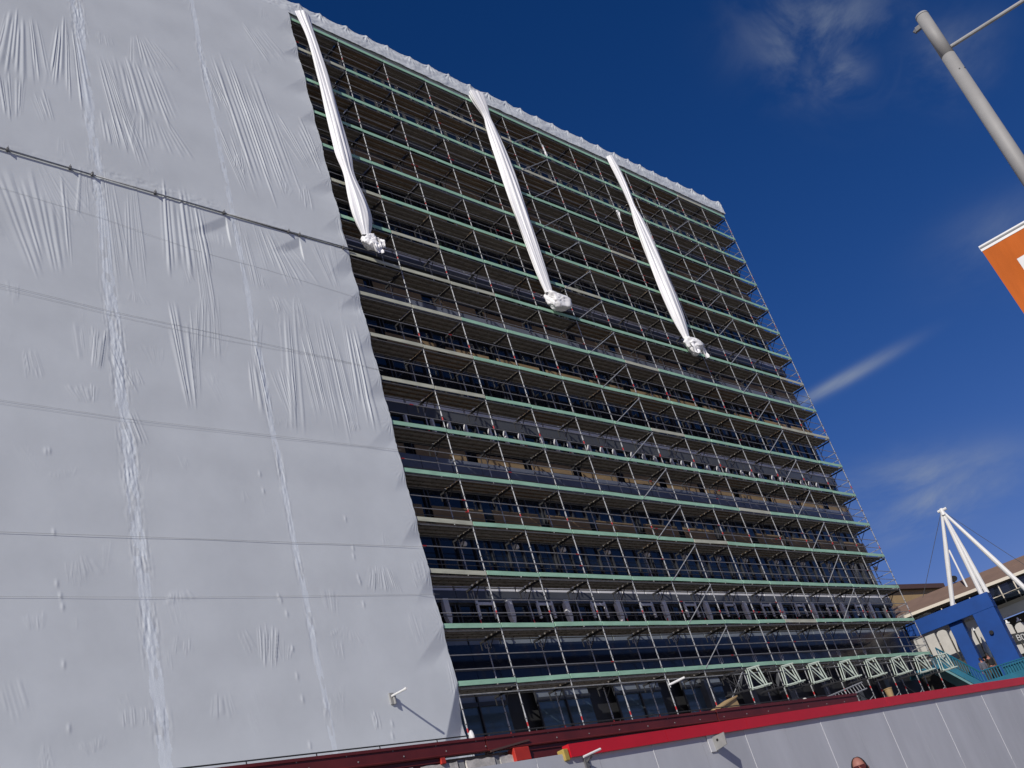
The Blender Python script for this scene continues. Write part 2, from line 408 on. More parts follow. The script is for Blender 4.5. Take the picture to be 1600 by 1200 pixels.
for z0 in Z0:
    window_row(z0 - 1.72, z0 - .52)
    panel_row(spans, z0 - .50, z0 - .01, BY - .02, .12, 'spandrel', .012, split=2)
    panel_row(strips, z0, z0 + .46, BY + .02, .1, 'strip', .06, split=2)
    window_row(z0 + .52, z0 + 2.95, BY + .3)
    window_row(z0 + 3.0, z0 + 4.5, BY + .25)
    if z0 > 29: continue
    panel_row(spans, z0 + 4.55, z0 + 5.86, BY - .02, .12, 'spandrel_blue', .02, rnd=.012, split=2)
    window_row(z0 + 5.9, z0 + 6.6, BY + .25)
    for zz, zt in ((z0 + 2.85, z0 + 3.66), (z0 + 5.88, z0 + 6.36)):
        for k in range(len(BAYX) - 1):
            xa = BAYX[k] - .02 + random.uniform(-.08, .08); xb = min(BAYX[k] + 2.82 + random.uniform(-.12, .05), BX1)
            b = MB(); yy = BY + .02 + random.uniform(0, .04); xm = (xa + xb) / 2 + random.uniform(-.4, .4); zj = random.uniform(-.05, .05)
            b.box(xa, xm - .006, yy, yy + .018, zz + zj, zt + zj); b.box(xm + .006, xb, yy + .002, yy + .02, zz + zj + random.uniform(-.03, .03), zt + zj)
            plys.append((b, 'ply'))
limited(wins, 'window', None, bl)
limited(plys, 'plywood_panel', None, bl)
limited(spans, 'spandrel', None, bl)
limited(strips, 'soffit_strip', None, bl)
# pale concrete fins in the lowest open storey, and the navy band over the ground floor
fins = []
for k in range(len(BAYX) - 1):
    x = BAYX[k] + 2.66; zt, zm, zb = 3.98, 3.25, 2.86
    if x > BX1: continue
    b = MB(); b.add([(x - .13, BY - .12, zt), (x + .13, BY - .12, zt), (x + .13, BY - .12, zm), (x, BY - .12, zb), (x - .13, BY - .12, zm),
                     (x - .13, BY + .06, zt), (x + .13, BY + .06, zt), (x + .13, BY + .06, zm), (x, BY + .06, zb), (x - .13, BY + .06, zm)],
                    [(0, 1, 2, 3, 4), (9, 8, 7, 6, 5), (0, 5, 6, 1), (1, 6, 7, 2), (2, 7, 8, 3), (3, 8, 9, 4), (4, 9, 5, 0)])
    b.build('concrete_fin', 'strip', bl)
    b = MB(); x = BAYX[k] + 1.75
    b.box(x, x + .10, BY - .06, BY + .02, 3.2, 3.93); b.box(x - .85, x - .75, BY - .06, BY + .02, 3.2, 3.93); b.box(x - .751, x + .001, BY - .05, BY, 3.75, 3.86)
    b.build('post_bracket', 'strip', bl)
    for z0 in Z0[1:2]:
        x = BAYX[k] + 1.2
        for q in (0, .95, 1.9):
            b = MB(); b.box(x + q, x + q + .09, BY - .06, BY + .10, z0 - 1.35, z0 - .56); fins.append((b, 'strip'))
for k in range(len(BAYX) - 1):
    xa, xb = BAYX[k], BAYX[k + 1]
    b = MB(); b.box(xa + .01, xb - .01, BY - .04, BY + .05, .45, 2.17); b.build('spandrel', 'navy', bl)
    b = MB(); xm = (xa + xb) / 2
    b.box(xa + .04, xm - .05, BY + .0, BY + .05, 2.19, 2.66); b.box(xm + .05, xb - .04, BY, BY + .05, 2.19, 2.66); b.build('spandrel', 'grey_panel', bl)
limited(fins, 'stub_post', None, bl)
# ground floor: glazing coloured blue for its reflections, dark doorways, frames
x = -1.5; i = 0
while x < 14.8:
    w_ = (1.62, 1.52, 1.5)[i % 3]
    if i % 3 < 2:
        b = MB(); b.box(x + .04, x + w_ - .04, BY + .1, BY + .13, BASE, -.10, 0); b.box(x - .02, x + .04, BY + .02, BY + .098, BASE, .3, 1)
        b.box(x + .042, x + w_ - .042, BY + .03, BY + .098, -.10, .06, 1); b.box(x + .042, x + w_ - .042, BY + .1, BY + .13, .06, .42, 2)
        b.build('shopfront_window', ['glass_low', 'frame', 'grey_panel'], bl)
    x += w_; i += 1
for k in range(6, 12):
    b = MB(); xx = BAYX[k]; b.box(xx, xx + .5, BY - .2, BY + .3, BASE, .3); b.build('column', 'spandrel', bl)
# white work lights under one deck
wl0 = None
for k in range(1, NB + 1):
    t = thing('work_light', 'small white work light hanging under the third deck from the bottom, one in each bay', 'lamp', (XS[k] + .15, YB - .05, 5.62), 'work lights under the scaffold deck')
    if wl0 is None:
        b = MB(); b.tube((0, 0, .33), (0, 0, .14), .015, 5); hd = b.build('hanger', 'dark_steel', t); hd.parent = t; hd.matrix_parent_inverse = Matrix.Identity(4)
        b = MB()
        prof = [(.02, .15), (.09, .12), (.13, .05), (.12, -.03), (.05, -.08)]
        n = 10
        for a_, c_ in zip(prof[:-1], prof[1:]):
            for q in range(n):
                t0, t1 = 2 * pi * q / n, 2 * pi * (q + 1) / n
                b.add([(a_[0] * math.cos(t0), a_[0] * math.sin(t0), a_[1]), (a_[0] * math.cos(t1), a_[0] * math.sin(t1), a_[1]),
                       (c_[0] * math.cos(t1), c_[0] * math.sin(t1), c_[1]), (c_[0] * math.cos(t0), c_[0] * math.sin(t0), c_[1])], [(0, 1, 2, 3)])
        sh = b.build('lamp_shade', 'white', t); sh.parent = t; sh.matrix_parent_inverse = Matrix.Identity(4)
        wl0 = (hd, sh)
    else:
        for p in wl0:
            c = p.copy(); COL.objects.link(c); c.parent = t

# ------------------------------------------------------------------ shrink-wrap film
PATCH = [(-15.36, 24.62, -15.5, 22.1, 0.82, 7, 0.6), (-13.75, 25.02, -13.91, 21.94, 0.65, 7, 1), (-15.97, 21.56, -15.97, 19.84, 0.42, 5, 0.8), (-15.01, 21.29, -14.77, 20.08, 0.33, 4, 0.5), (-12.42, 23.87, -11.83, 20.13, 0.43, 5, 0.7), (-11.12, 24.36, -10.76, 22.02, 1.2, 8, 0.6), (-10.65, 26.22, -10.27, 25.0, 0.94, 8, 0.5), (-12.31, 21.26, -12.15, 19.99, 0.67, 8, 0.7), (-10.78, 21.84, -10.57, 20.46, 1.17, 9, 0.35), (-6.5, 26.23, -5.76, 20.73, 1.23, 9, 1.0), (-8.01, 26.0, -7.64, 24.11, 0.47, 6, 0.6), (-4.23, 24.54, -3.57, 22.36, 0.91, 6, 0.6), (-7.55, 22.4, -7.19, 20.03, 0.51, 5, 0.6), (-5.23, 20.82, -5.42, 20.18, 0.28, 5, 0.5), (-4.32, 21.09, -4.43, 19.86, 0.32, 4, 0.5), (-5.13, 29.99, -4.24, 28.63, 0.9, 6, 0.4), (-15.58, 16.94, -15.17, 13.97, 1.04, 7, 0.5), (-14.91, 17.87, -14.11, 16.11, 0.56, 7, 0.5), (-12.98, 17.89, -13.01, 14.2, 0.49, 9, 0.5), (-13.73, 18.19, -13.87, 16.46, 0.21, 3, 0.5), (-12.07, 17.94, -12.23, 14.42, 0.32, 4, 0.6), (-10.12, 18.19, -10.2, 14.99, 0.91, 7, 0.8), (-9.66, 17.9, -9.8, 12.0, 0.25, 2, 0.7), (-7.91, 17.88, -7.84, 15.5, 0.34, 5, 0.6), (-6.81, 17.92, -6.41, 15.9, 0.62, 6, 0.6), (-6.21, 17.64, -5.55, 15.98, 0.69, 7, 0.5), (-4.07, 17.99, -3.89, 16.12, 0.5, 5, 0.4), (-10.85, 12.81, -10.9, 10.0, 0.46, 5, 0.9), (-9.76, 13.87, -10.06, 11.82, 0.47, 6, 0.4), (-13.77, 11.64, -13.97, 10.54, 0.23, 3, 0.7), (-14.27, 11.65, -14.25, 10.72, 0.36, 5, 0.3), (-15.93, 10.45, -15.83, 9.74, 0.26, 6, 0.5), (-14.48, 9.55, -14.38, 9.12, 0.43, 7, 0.6), (-13.39, 10.78, -13.15, 9.78, 0.33, 6, 0.7), (-12.78, 10.42, -12.74, 9.85, 0.21, 4, 0.6), (-13.16, 8.76, -12.95, 7.91, 0.36, 6, 0.8), (-7.97, 13.34, -8.25, 11.8, 0.2, 3, 0.8), (-8.35, 11.91, -8.38, 9.72, 0.31, 4, 0.7), (-6.55, 13.81, -7.08, 9.92, 0.37, 3, 0.6), (-5.79, 12.85, -5.74, 10.0, 0.58, 6, 0.8), (-4.96, 14.04, -4.98, 9.71, 0.53, 5, 0.9), (-3.73, 13.87, -3.9, 10.0, 0.43, 4, 1), (-7.29, 11.45, -7.21, 9.9, 0.43, 6, 0.6), (-6.97, 14.72, -6.89, 14.16, 0.23, 4, 0.5), (-6.66, 14.65, -6.49, 14.11, 0.41, 6, 0.4), (-5.9, 14.55, -5.95, 13.38, 0.23, 4, 0.4), (-7.28, 15.66, -7.17, 15.1, 0.29, 4, 0.5), (-7.29, 9.51, -7.21, 9.27, 0.31, 6, 0.3), (-4.63, 9.76, -4.59, 9.45, 0.21, 3, 0.4), (-16.41, 7.27, -15.91, 6.64, 0.2, 7, 0.4), (-15.21, 6.71, -15.14, 6.52, 0.43, 8, 0.25), (-11.57, 7.53, -11.47, 7.16, 0.13, 4, 0.4), (-16.29, 2.51, -16.26, 2.18, 0.28, 9, 0.5), (-15.2, 2.42, -15.26, 2.08, 0.08, 4, 0.3), (-10.45, 1.92, -10.28, 1.43, 0.19, 6, 0.6), (-9.59, 2.0, -9.77, 1.04, 0.34, 7, 0.9), (-9.12, 1.6, -9.22, 1.12, 0.26, 7, 0.5), (-7.28, 1.66, -7.24, 1.15, 0.21, 6, 0.4), (-6.73, 1.96, -6.79, 1.69, 0.59, 10, 0.35), (-4.91, 4.05, -4.96, 3.37, 0.64, 11, 0.7), (-3.51, 3.86, -3.41, 3.51, 0.22, 5, 0.4), (-13.92, -0.07, -13.93, -0.43, 0.41, 9, 0.5), (-15.14, -0.78, -15.08, -1.02, 0.37, 9, 0.4), (-16.22, -0.84, -16.18, -1.29, 0.2, 7, 0.5), (-7.79, -0.01, -7.63, -0.31, 0.39, 9, 0.3), (-6.4, -0.58, -6.37, -1.13, 0.14, 2, 0.7), (-2.88, 0.68, -2.9, -0.14, 0.22, 5, 0.6), (-16.27, 12.93, -16.27, 12.23, 0.18, 3, 0.3), (-2.58, 19.63, -2.67, 18.58, 0.41, 5, 0.5), (-2.93, 15.59, -2.99, 14.65, 0.33, 5, 0.4), (-2.69, 12.9, -2.7, 11.73, 0.26, 4, 0.4)]
for q in range(70):                                # many small nips besides the large creases
    x_, z_ = random.uniform(-17, -3.2), random.uniform(-1.5, 32); l_ = random.uniform(.25, .8); t_ = random.gauss(.05, .18)
    PATCH.append((x_, z_, x_ + l_ * math.sin(t_), z_ - l_ * math.cos(t_), random.uniform(.1, .4), random.randint(3, 7), random.uniform(.1, .35)))
def film(name, x0, x1, z0, z1, dx, dz, yoff, seed, label):
    nx = int((x1 - x0) / dx) + 1; nz = int((z1 - z0) / dz) + 1
    X, Z = np.meshgrid(np.linspace(x0, x1, nx), np.linspace(z0, z1, nz))
    H = .010 * vnoise(X, Z, 2.6, 1.8, seed) + .0022 * vnoise(X, Z, .9, .8, seed + 1) + .0004 * vnoise(X, Z, .16, .2, seed + 2)
    # soft pull to every ledger line, bulging slightly between
    H += .010 * np.cos(Z * pi) * (.5 + .5 * vnoise(X, Z, 3, 2, seed + 3))
    for k, (ax, az, bx, bz, w, n, a) in enumerate(PATCH):
        r = np.random.default_rng(100 + k)
        if az < z0 - .5 or bz > z1 + .5: continue
        dxv, dzv = bx - ax, bz - az; ln = math.hypot(dxv, dzv); ux, uz = dxv / ln, dzv / ln; px_, pz_ = -uz, ux
        U = (X - ax) * ux + (Z - az) * uz; V = (X - ax) * px_ + (Z - az) * pz_
        sel = (U > -.25 * ln) & (U < 1.25 * ln) & (np.abs(V) < w * 1.5)
        if not sel.any(): continue
        u = U[sel] / ln; v = V[sel] / w
        fan = 1 + r.uniform(-.35, .35) * (u - .5) * 2
        v = v / fan
        n = int(n * 1.65); lam = 2.0 / n
        ph = .35 * np.interp(v, np.linspace(-1.5, 1.5, 14), r.uniform(-1, 1, 14)) * lam * 2
        s = (v + ph) / lam; cell = np.floor(s).astype(int); fr = s - cell
        rc = r.uniform(.25, 1.0, 200)[cell + 100]; r0 = r.uniform(-.22, .22, 200)[cell + 100]; r1 = r.uniform(-.22, .22, 200)[cell + 100]
        wu = sstep(r0 - .10, r0 + .22, u) * (1 - sstep(.78 + r1, 1.10 + r1, u)); wv = 1 - sstep(.75, 1.12, np.abs(v))
        ridge = (1 - np.abs(2 * fr - 1) ** 1.3) ** 1.2
        H[sel] += .050 * a * (w * 2 / n / .15) ** .62 * .85 * rc * ridge * wu * wv
    # crumpled vertical seams
    MI = np.zeros(X.shape)
    for xc, wd, am, zmin, zmax in ((-13.28, .30, 1.0, -5, 34), (-8.12, .16, .8, -5, 34)):
        xc_ = xc + .05 * vnoise(X, Z, 50, 1.5, seed + 7)
        g_ = np.exp(-((X - xc_) / wd) ** 4)
        MI[(np.abs(X - xc_) < wd * .62 * (1 + .25 * vnoise(X, Z, .5, .25, seed + 15))) & (vnoise(X, Z, .12, .5, seed + 16) > -.45)] = 1
        md = np.clip(.55 + .9 * vnoise(X, Z, 60, .9, seed + 8), .08, 1)
        cr = .30 * vnoise(X, Z, .06, .45, seed + 9) + .24 * vnoise(X, Z, .05, .11, seed + 10) + .10 * vnoise(X, Z, .10, .055, seed + 11)
        H += .030 * am * g_ * md * cr
    # tape studs beside the seams
    for xs_, zlo, zhi in ((-8.95, -2, 7.5), (-15.6, -2, 8), (-5.9, -2, 6)):
        for q in range(9):
            xz, zz = xs_ + random.uniform(-.1, .1), random.uniform(zlo, zhi)
            H += .014 * np.exp(-((X - xz) / .045) ** 2 - ((Z - zz) / .09) ** 2)
    # crumple along the top of the pole and small tucks at its clamps
    cr = .5 * vnoise(X, Z, .30, .07, seed + 12) + .4 * vnoise(X, Z, .1, .06, seed + 13)
    H += .014 * cr * np.exp(-((Z - 18.52) / .22) ** 2) * sstep(-13.6, -12.8, X) * (1 - sstep(-9.2, -8.2, X)) * (Z > 18.15)
    H += .006 * cr * np.exp(-((Z - 18.4) / .14) ** 2) * (Z > 18.15)
    # folded facets and tie points down the free edge
    xe = -2.78
    for j in range(-2, 17):
        zt = 2.0 * j + .10
        s = zt - Z; dd = xe - X; r = np.random.default_rng(500 + j)
        ex = r.uniform(.75, 1.25) * .95; hmax = r.uniform(1.2, 2.0); dep = r.uniform(.05, .11)
        if j == 0: hmax, dep, ex = 3.2, .30, .62
        inside = np.clip(s * ex - dd, 0, None) * sstep(0, .04, s)
        fade = 1 - sstep(hmax * .45, hmax, s)
        H -= dep * np.minimum(inside, .8) * fade * (dd >= -.01)
        # pinches fanning into the tie
        ang = np.arctan2(dd, s + 1e-4); rr = np.hypot(dd, s)
        H += .006 * np.sin(ang * 22 + j) * np.exp(-((rr - .35) / .22) ** 2) * (dd > 0) * (.4 + .6 * r.random())
    # fold of the overlap above the pole
    for (fx, fz, ln_) in ((-8.4, 18.1, 1.6), (-5.2, 18.1, 1.3)):
        s = fz - Z; dd = fx - X
        H -= .11 * np.clip(s * 1.2 - np.abs(dd) * .9, 0, .5) * (s > 0) * (1 - sstep(ln_ * .5, ln_, s)) * (dd > 0)
    # scalloped free edge
    zf = np.abs(((Z - .1) / 2) % 1 - .5) * 2
    sc_ = (.02 + .025 * (1 - zf ** 2)) * (.6 + .4 * vnoise(X, Z, 50, 1.1, seed + 20)) + .02 * vnoise(X, Z, 50, .12, seed + 21)
    Xn = X - sc_ * sstep(xe - .5, xe, X)
    Y = yoff - H
    return npmesh(name, Xn, Y, Z, ['wrap', 'tape'], MI)
o = film('plastic_sheeting', -22.0, -2.78, -3.15, 18.17, .022, .05, -.105, 31, '')
tag(o, 'lower white shrink wrap sheet with long vertical creases, below the horizontal pole', 'plastic sheet')
o = film('plastic_sheeting', -22.0, -2.78, 18.20, 32.40, .022, .05, -.115, 77, '')
tag(o, 'upper white shrink wrap sheet above the horizontal pole, reaching the roof edge', 'plastic sheet')

# parapet film: gathered at every post, wrapped over the top
nx = int((33.55 + 22) / .05); xs = np.linspace(-22, 33.55, nx); nt_ = 60
T = np.linspace(0, 1, nt_)
X, TT = np.meshgrid(xs, T)
posts = []; x = -21.5
while x < 33.6: posts.append(x); x += random.uniform(1.15, 1.6)
posts[-1] = 33.45
post = np.array(posts)
dmin = np.min(np.abs(xs[:, None] - post[None]), 1)
sag = .17 * (1 - np.exp(-dmin / .35)) + .03 * np.interp(xs, np.linspace(-22, 34, 80), rng.uniform(-1, 1, 80))
topz = 33.62 - sag
fr = np.clip(TT / .62, 0, 1)                                    # front face, then over the top and down the back
Zf = 32.40 + (topz[None] - 32.40) * fr
bk = np.clip((TT - .62) / .38, 0, 1)
Yp = -.10 + .10 * fr ** 2 + bk * 1.1
Zp = Zf - bk * .35
H = np.zeros_like(X)
for p in posts:
    s_ = np.abs(X - p) < 1.0
    dx_ = X - p; dz_ = 33.62 - Zf; rr = np.hypot(dx_, dz_) + 1e-3; an = np.arctan2(dx_, dz_)
    kf = random.uniform(11, 17)
    H += s_ * .030 * np.cos(an * kf + random.uniform(0, 6)) * np.exp(-((rr - .32) / .26) ** 2) * random.uniform(.5, 1.2) * np.exp(-(an / 1.1) ** 2)
    H += s_ * .04 * np.exp(-(dx_ / .10) ** 2) * np.exp(-(dz_ / .35) ** 2)
H += .025 * vnoise(X, Zf, .55, .3, 91) + .010 * vnoise(X, Zf, .13, .12, 92)
Xp = X + .02 * vnoise(X, Zf, .5, .3, 93)
o = npmesh('parapet_sheeting', Xp, Yp - H * (1 - bk), Zp, ['wrap'])
tag(o, 'long strip of gathered white film wrapped over the roof edge above the scaffold', 'plastic sheet')
# its return round the corner
ys = np.linspace(-.1, 1.3, 50); Yq, Tq = np.meshgrid(ys, np.linspace(0, 1, 26))
Zq = 32.45 + 1.08 * Tq - .12 * np.abs(np.sin(Yq * 3.2)) * Tq
Xq = 33.58 + .04 * vnoise(Yq, Zq, .2, .2, 95) + .02 * vnoise(Yq, Zq, .08, .1, 96) - .1 * Tq
c = npmesh('corner_flap', Xq, Yq, Zq, ['wrap']); c.parent = o

Xs, Zs = np.meshgrid(np.linspace(-2.75, 33.3, 500), np.linspace(32.17, 32.75, 10))
o2 = npmesh('inner_strip', Xs, .02 + .02 * vnoise(Xs, Zs, .6, .2, 97), Zs, ['wrap']); o2.parent = o
# pole and ropes holding the film
pt = thing('sheeting_pole', 'long grey steel pole with clamps across the white sheeting', 'pole', (-12, -.2, 18.15))
b = MB()
b.path([(-22, -.165, 18.2), (-13.5, -.165, 18.15), (-8.5, -.165, 18.17), (-2.6, -.15, 18.24)], .028, 8)
b.build('tube', 'steel', pt, smooth=True)
for x in (-19.2, -16.2, -14.2, -13.45, -11.2, -8.5, -5.7, -5.2, -3.1):
    b = MB(); b.box(x - .035, x + .035, -.225, -.12, 18.12, 18.22); b.tube((x, -.235, 18.1), (x, -.235, 18.27), .012, 6); b.build('clamp', 'dark_steel', pt)
ropes = [([(-22, 16.75), (-13.2, 16.35), (-10, 16.0), (-7, 15.95), (-2.6, 15.7)], .006),
         ([(-22, 13.0), (-13.3, 12.55), (-8, 12.5), (-5, 12.45), (-2.6, 12.35)], .008),
         ([(-22, 12.88), (-13.3, 12.42), (-9.5, 12.3), (-6, 12.4), (-2.6, 12.33)], .006),
         ([(-22, 8.8), (-13, 8.65), (-8, 8.75), (-2.7, 8.85)], .007), ([(-22, 8.7), (-13, 8.55), (-8, 8.68), (-2.7, 8.83)], .005),
         ([(-22, 4.65), (-13, 4.80), (-7.6, 4.88), (-2.7, 4.96)], .010), ([(-22, 2.95), (-12, 3.0), (-7, 3.1), (-2.6, 3.2)], .007)]
names = ['thin slack rope just below the horizontal pole on the sheeting', 'upper strand of the second rope pair down from the pole', 'lower strand of the second rope pair down from the pole',
         'upper strand of the rope pair halfway down the lower sheet', 'lower strand of the rope pair halfway down the lower sheet', 'thickest tight rope low on the white sheet, second from the bottom', 'lowest thin rope across the white sheet']
for (pts, r), nm in zip(ropes, names):
    b = MB(); b.path([(x, -.126, z) for x, z in pts], r * .42, 5); tag(b.build('rope', 'grey'), nm, 'rope', 'ropes across the white sheeting')

# ------------------------------------------------------------------ three hanging rolls of film
def roll(cx, ztop, zbot, prof, seed, label, knot):
    r = np.random.default_rng(seed)
    t = thing('rolled_sheet', label, 'plastic sheet', (cx, -.35, ztop), 'rolled sheets hanging from the roof edge')
    nz, na = 170, 90
    Zs = np.linspace(ztop, zbot, nz); s = (ztop - Zs) / (ztop - zbot)
    wd = np.interp(s, [p[0] for p in prof], [p[1] for p in prof]); off = np.interp(s, [p[0] for p in prof], [p[2] for p in prof])
    wd = np.convolve(np.pad(wd, 4, 'edge'), np.ones(9) / 9, 'valid')
    off = np.convolve(np.pad(off, 8, 'edge'), np.ones(17) / 17, 'valid')
    A = np.linspace(0, 2 * pi, na)
    S, AA = np.meshgrid(s, A, indexing='ij'); Wd = wd[:, None]
    fold = .09 * np.cos(4 * AA + 1.6 * np.sin(S * 7 + seed)) + .045 * np.cos(9 * AA + 4 * S + seed) + .02 * np.cos(16 * AA - 5 * S)
    for a0, dp, tw in ((4.55, .22, .5), (5.2, .13, -.6), (3.9, .12, .3)): fold = fold - dp * np.exp(-((AA - a0 - tw * (S - .6)) / .10) ** 2) * np.clip(np.sin(S * pi), 0, 1) + .4 * dp * np.exp(-((AA - a0 - .22 - tw * (S - .6)) / .12) ** 2)
    R = .9 * Wd * (1 + fold)
    X = cx + off[:, None] + R * np.cos(AA); Y = -.36 + R * .55 * np.sin(AA) - .04 * np.sin(S * 5); Z = Zs[:, None] + 0 * AA
    npmesh('roll', X - cx, Y + .35, Z - ztop, ['roll'], parent=t)
    # knot: crumpled lump and torn tail
    U = np.linspace(0, pi, 52); V = np.linspace(0, 2 * pi, 76); UU, VV = np.meshgrid(U, V, indexing='ij')
    kx, kz, kr = knot
    dirs = np.stack([np.sin(UU) * np.cos(VV), np.sin(UU) * np.sin(VV), np.cos(UU)], -1)
    nr = r.normal(size=(26, 3)); nr /= np.linalg.norm(nr, axis=1)[:, None]
    dd = np.einsum('uvk,nk->uvn', dirs, nr); dist = r.uniform(.62, .98, 26)
    R = np.min(np.where(dd > .15, dist / np.maximum(dd, .15), 9), -1); R = np.minimum(R, 1.12)
    n1 = vnoise(UU, VV, .5, .6, seed + 1) * np.sin(UU); n1[:, -1] = n1[:, 0]
    n2 = vnoise(UU, VV, .16, .2, seed + 2) * np.sin(UU); n2[:, -1] = n2[:, 0]
    R = kr * (R + .14 * n1 + .07 * n2)
    npmesh('knot', kx + R * np.sin(UU) * np.cos(VV) * 1.05, R * .8 * np.sin(UU) * np.sin(VV) - .02, zbot - ztop + kz + R * np.cos(UU) * .95, ['roll'], parent=t)
    return t
def tail(t, x, z, w, h, seed):
    r = np.random.default_rng(seed)
    Xs, Zs = np.meshgrid(np.linspace(-1, 1, 24), np.linspace(0, 1, 16))
    npmesh('tail', x + Xs * w * (1 - .3 * Zs) + .1 * Zs, -.22 + .10 * vnoise(Xs, Zs, .35, .4, seed) + .05 * np.cos(Xs * 9), z - Zs * h + .06 * vnoise(Xs, Zs, .3, .5, seed + 1) * Zs, ['roll'], parent=t)
a = roll(-1.95, 32.35, 19.05, [(0, .42, -.25), (.04, .36, -.20), (.10, .29, -.08), (.20, .30, -.02), (.30, .36, 0), (.45, .38, 0), (.58, .40, .02), (.68, .42, .02), (.70, .34, .03), (.745, .27, .06), (.78, .33, .10), (.84, .46, .18), (.90, .53, .22), (.94, .47, .19), (.975, .33, .14), (1, .18, .10)], 3,
         'left rolled white sheet with a bellied lower end and crumpled knot, beside the wrapped wall', (.22, -.34, .46))
tail(a, .30, -13.75, .28, .55, 8); tail(a, .62, -13.45, .22, .45, 9)
a = roll(9.30, 32.35, 18.95, [(0, .62, -.25), (.05, .52, -.12), (.10, .34, .0), (.12, .24, .02), (.16, .36, .0), (.28, .46, .02), (.45, .52, .03), (.60, .52, 0), (.75, .47, 0), (.9, .40, .0), (.97, .33, .02), (1, .28, .05)], 5,
         'middle rolled white sheet ending in a round ball shaped knot', (.32, -.42, .68))
a = roll(20.60, 32.35, 18.70, [(0, .34, -.12), (.06, .38, 0), (.16, .36, .06), (.26, .28, .02), (.29, .24, 0), (.38, .46, .02), (.50, .58, .02), (.62, .62, 0), (.78, .64, 0), (.90, .54, 0), (.97, .36, 0), (1, .24, 0)], 8,
         'right rolled white sheet with a wide belly and a knot with a stubby tail', (.22, -.38, .62))
tail(a, .05, -14.1, .42, .62, 18); tail(a, .85, -14.25, .25, .62, 19)
# scraps of film left on two standards
for x, z, nm in ((14.10, 31.0, 'small white film scrap stuck on a standard right of the middle roll, near the top'), (19.28, 27.9, 'small white film scrap on a standard left of the right roll')):
    Xs, Zs = np.meshgrid(np.linspace(-1, 1, 12), np.linspace(0, 1, 20))
    o = npmesh('film_scrap', x + Xs * .09 * (1 - .5 * Zs) + .05 * vnoise(Xs, Zs, .4, .2, int(z)), -.06 + .04 * vnoise(Xs, Zs, .4, .2, int(z) + 1), z - Zs * .9, ['roll'])
    tag(o, nm, 'plastic scrap')

# ------------------------------------------------------------------ lamp arm on the sheeting
t = thing('arm_lamp', 'slim white lamp arm sticking out of the white sheeting with a long slanting shadow', 'lamp', (-5.66, -.12, -.25))
b = MB(); b.tube((-5.66, -.08, -.20), (-5.66, -.86, -.22), .035, 8); b.tube((-5.66, -.80, -.22), (-5.66, -.92, -.22), .045, 8); b.build('arm', 'white', t)
b = MB(); b.box(-5.74, -5.58, -.16, -.10, -.45, -.10); b.tube((-5.62, -.2, -.46), (-5.62, -.2, -.16), .04, 8); b.build('bracket', 'grey', t)

# ------------------------------------------------------------------ canopy with maroon fascia in front of the building
FY = -5.0
cn = thing('walkway_canopy', 'canopy edge with a dark maroon fascia and a thin black rail below the scaffold', 'canopy', (0, FY, GROUND))
FX1 = 13.3
b = MB(); b.box(-22, FX1, FY + .30, BY + .4, BASE - .25, BASE); b.build('roof_slab', 'grey', cn)
for xa, xb in ((-22, -6.98), (-6.94, 3.55), (3.62, FX1)):
    zt = -2.93; dz = 0 if xb < 3.6 else .03
    b = MB(); b.box(xa, xb, FY, FY + .3, zt - .33, zt + dz); b.box(xa, xb, FY - .03, FY - .002, zt - .06, zt + dz + .012)
    b.tube((xa, FY - .01, zt - .34), (xb, FY - .01, zt - .34), .03, 6)
    b.build('fascia', 'maroon', cn)
segs = [(-22, -8.6), (-5.45, 13.3)]
for xa, xb in segs:
    b = MB()
    for i in range(4):
        z1 = -3.285 - i * .13; b.box(xa, xb, FY + .03 + .03 * (i % 2), FY + .28, z1 - .125, z1)
    b.build('lower_fascia', 'maroon', cn)
b = MB(); b.box(-6.08, -5.50, FY - .06, FY + .2, -3.66, -3.30); b.build('red_box', 'red_box', cn, bevel=.02)
b = MB(); b.add([(-6.9, FY - .05, -3.28), (-5.4, FY - .05, -3.12), (-5.4, FY + .2, -3.12), (-6.9, FY + .2, -3.28), (-6.9, FY - .05, -3.33), (-5.4, FY - .05, -3.17), (-5.4, FY + .2, -3.17), (-6.9, FY + .2, -3.33)],
                [(0, 1, 2, 3), (7, 6, 5, 4), (0, 4, 5, 1), (1, 5, 6, 2), (2, 6, 7, 3), (3, 7, 4, 0)]); b.build('bent_flashing', 'brown', cn)
b = MB(); b.box(-8.62, -8.46, FY - .02, FY + .2, -3.46, -3.28); b.build('red_box', 'red_box', cn, bevel=.015)
for x in [-21 + 1.37 * k for k in range(25)]:
    if x < FX1:
        b = MB(); b.tube((x, FY + .02, -3.0), (x, FY - .010, -3.0), .016, 6); b.tube((x + .3, FY - .012, -3.16), (x + .3, FY + .02, -3.16), .018, 6); b.build('bolt', 'grey', cn)
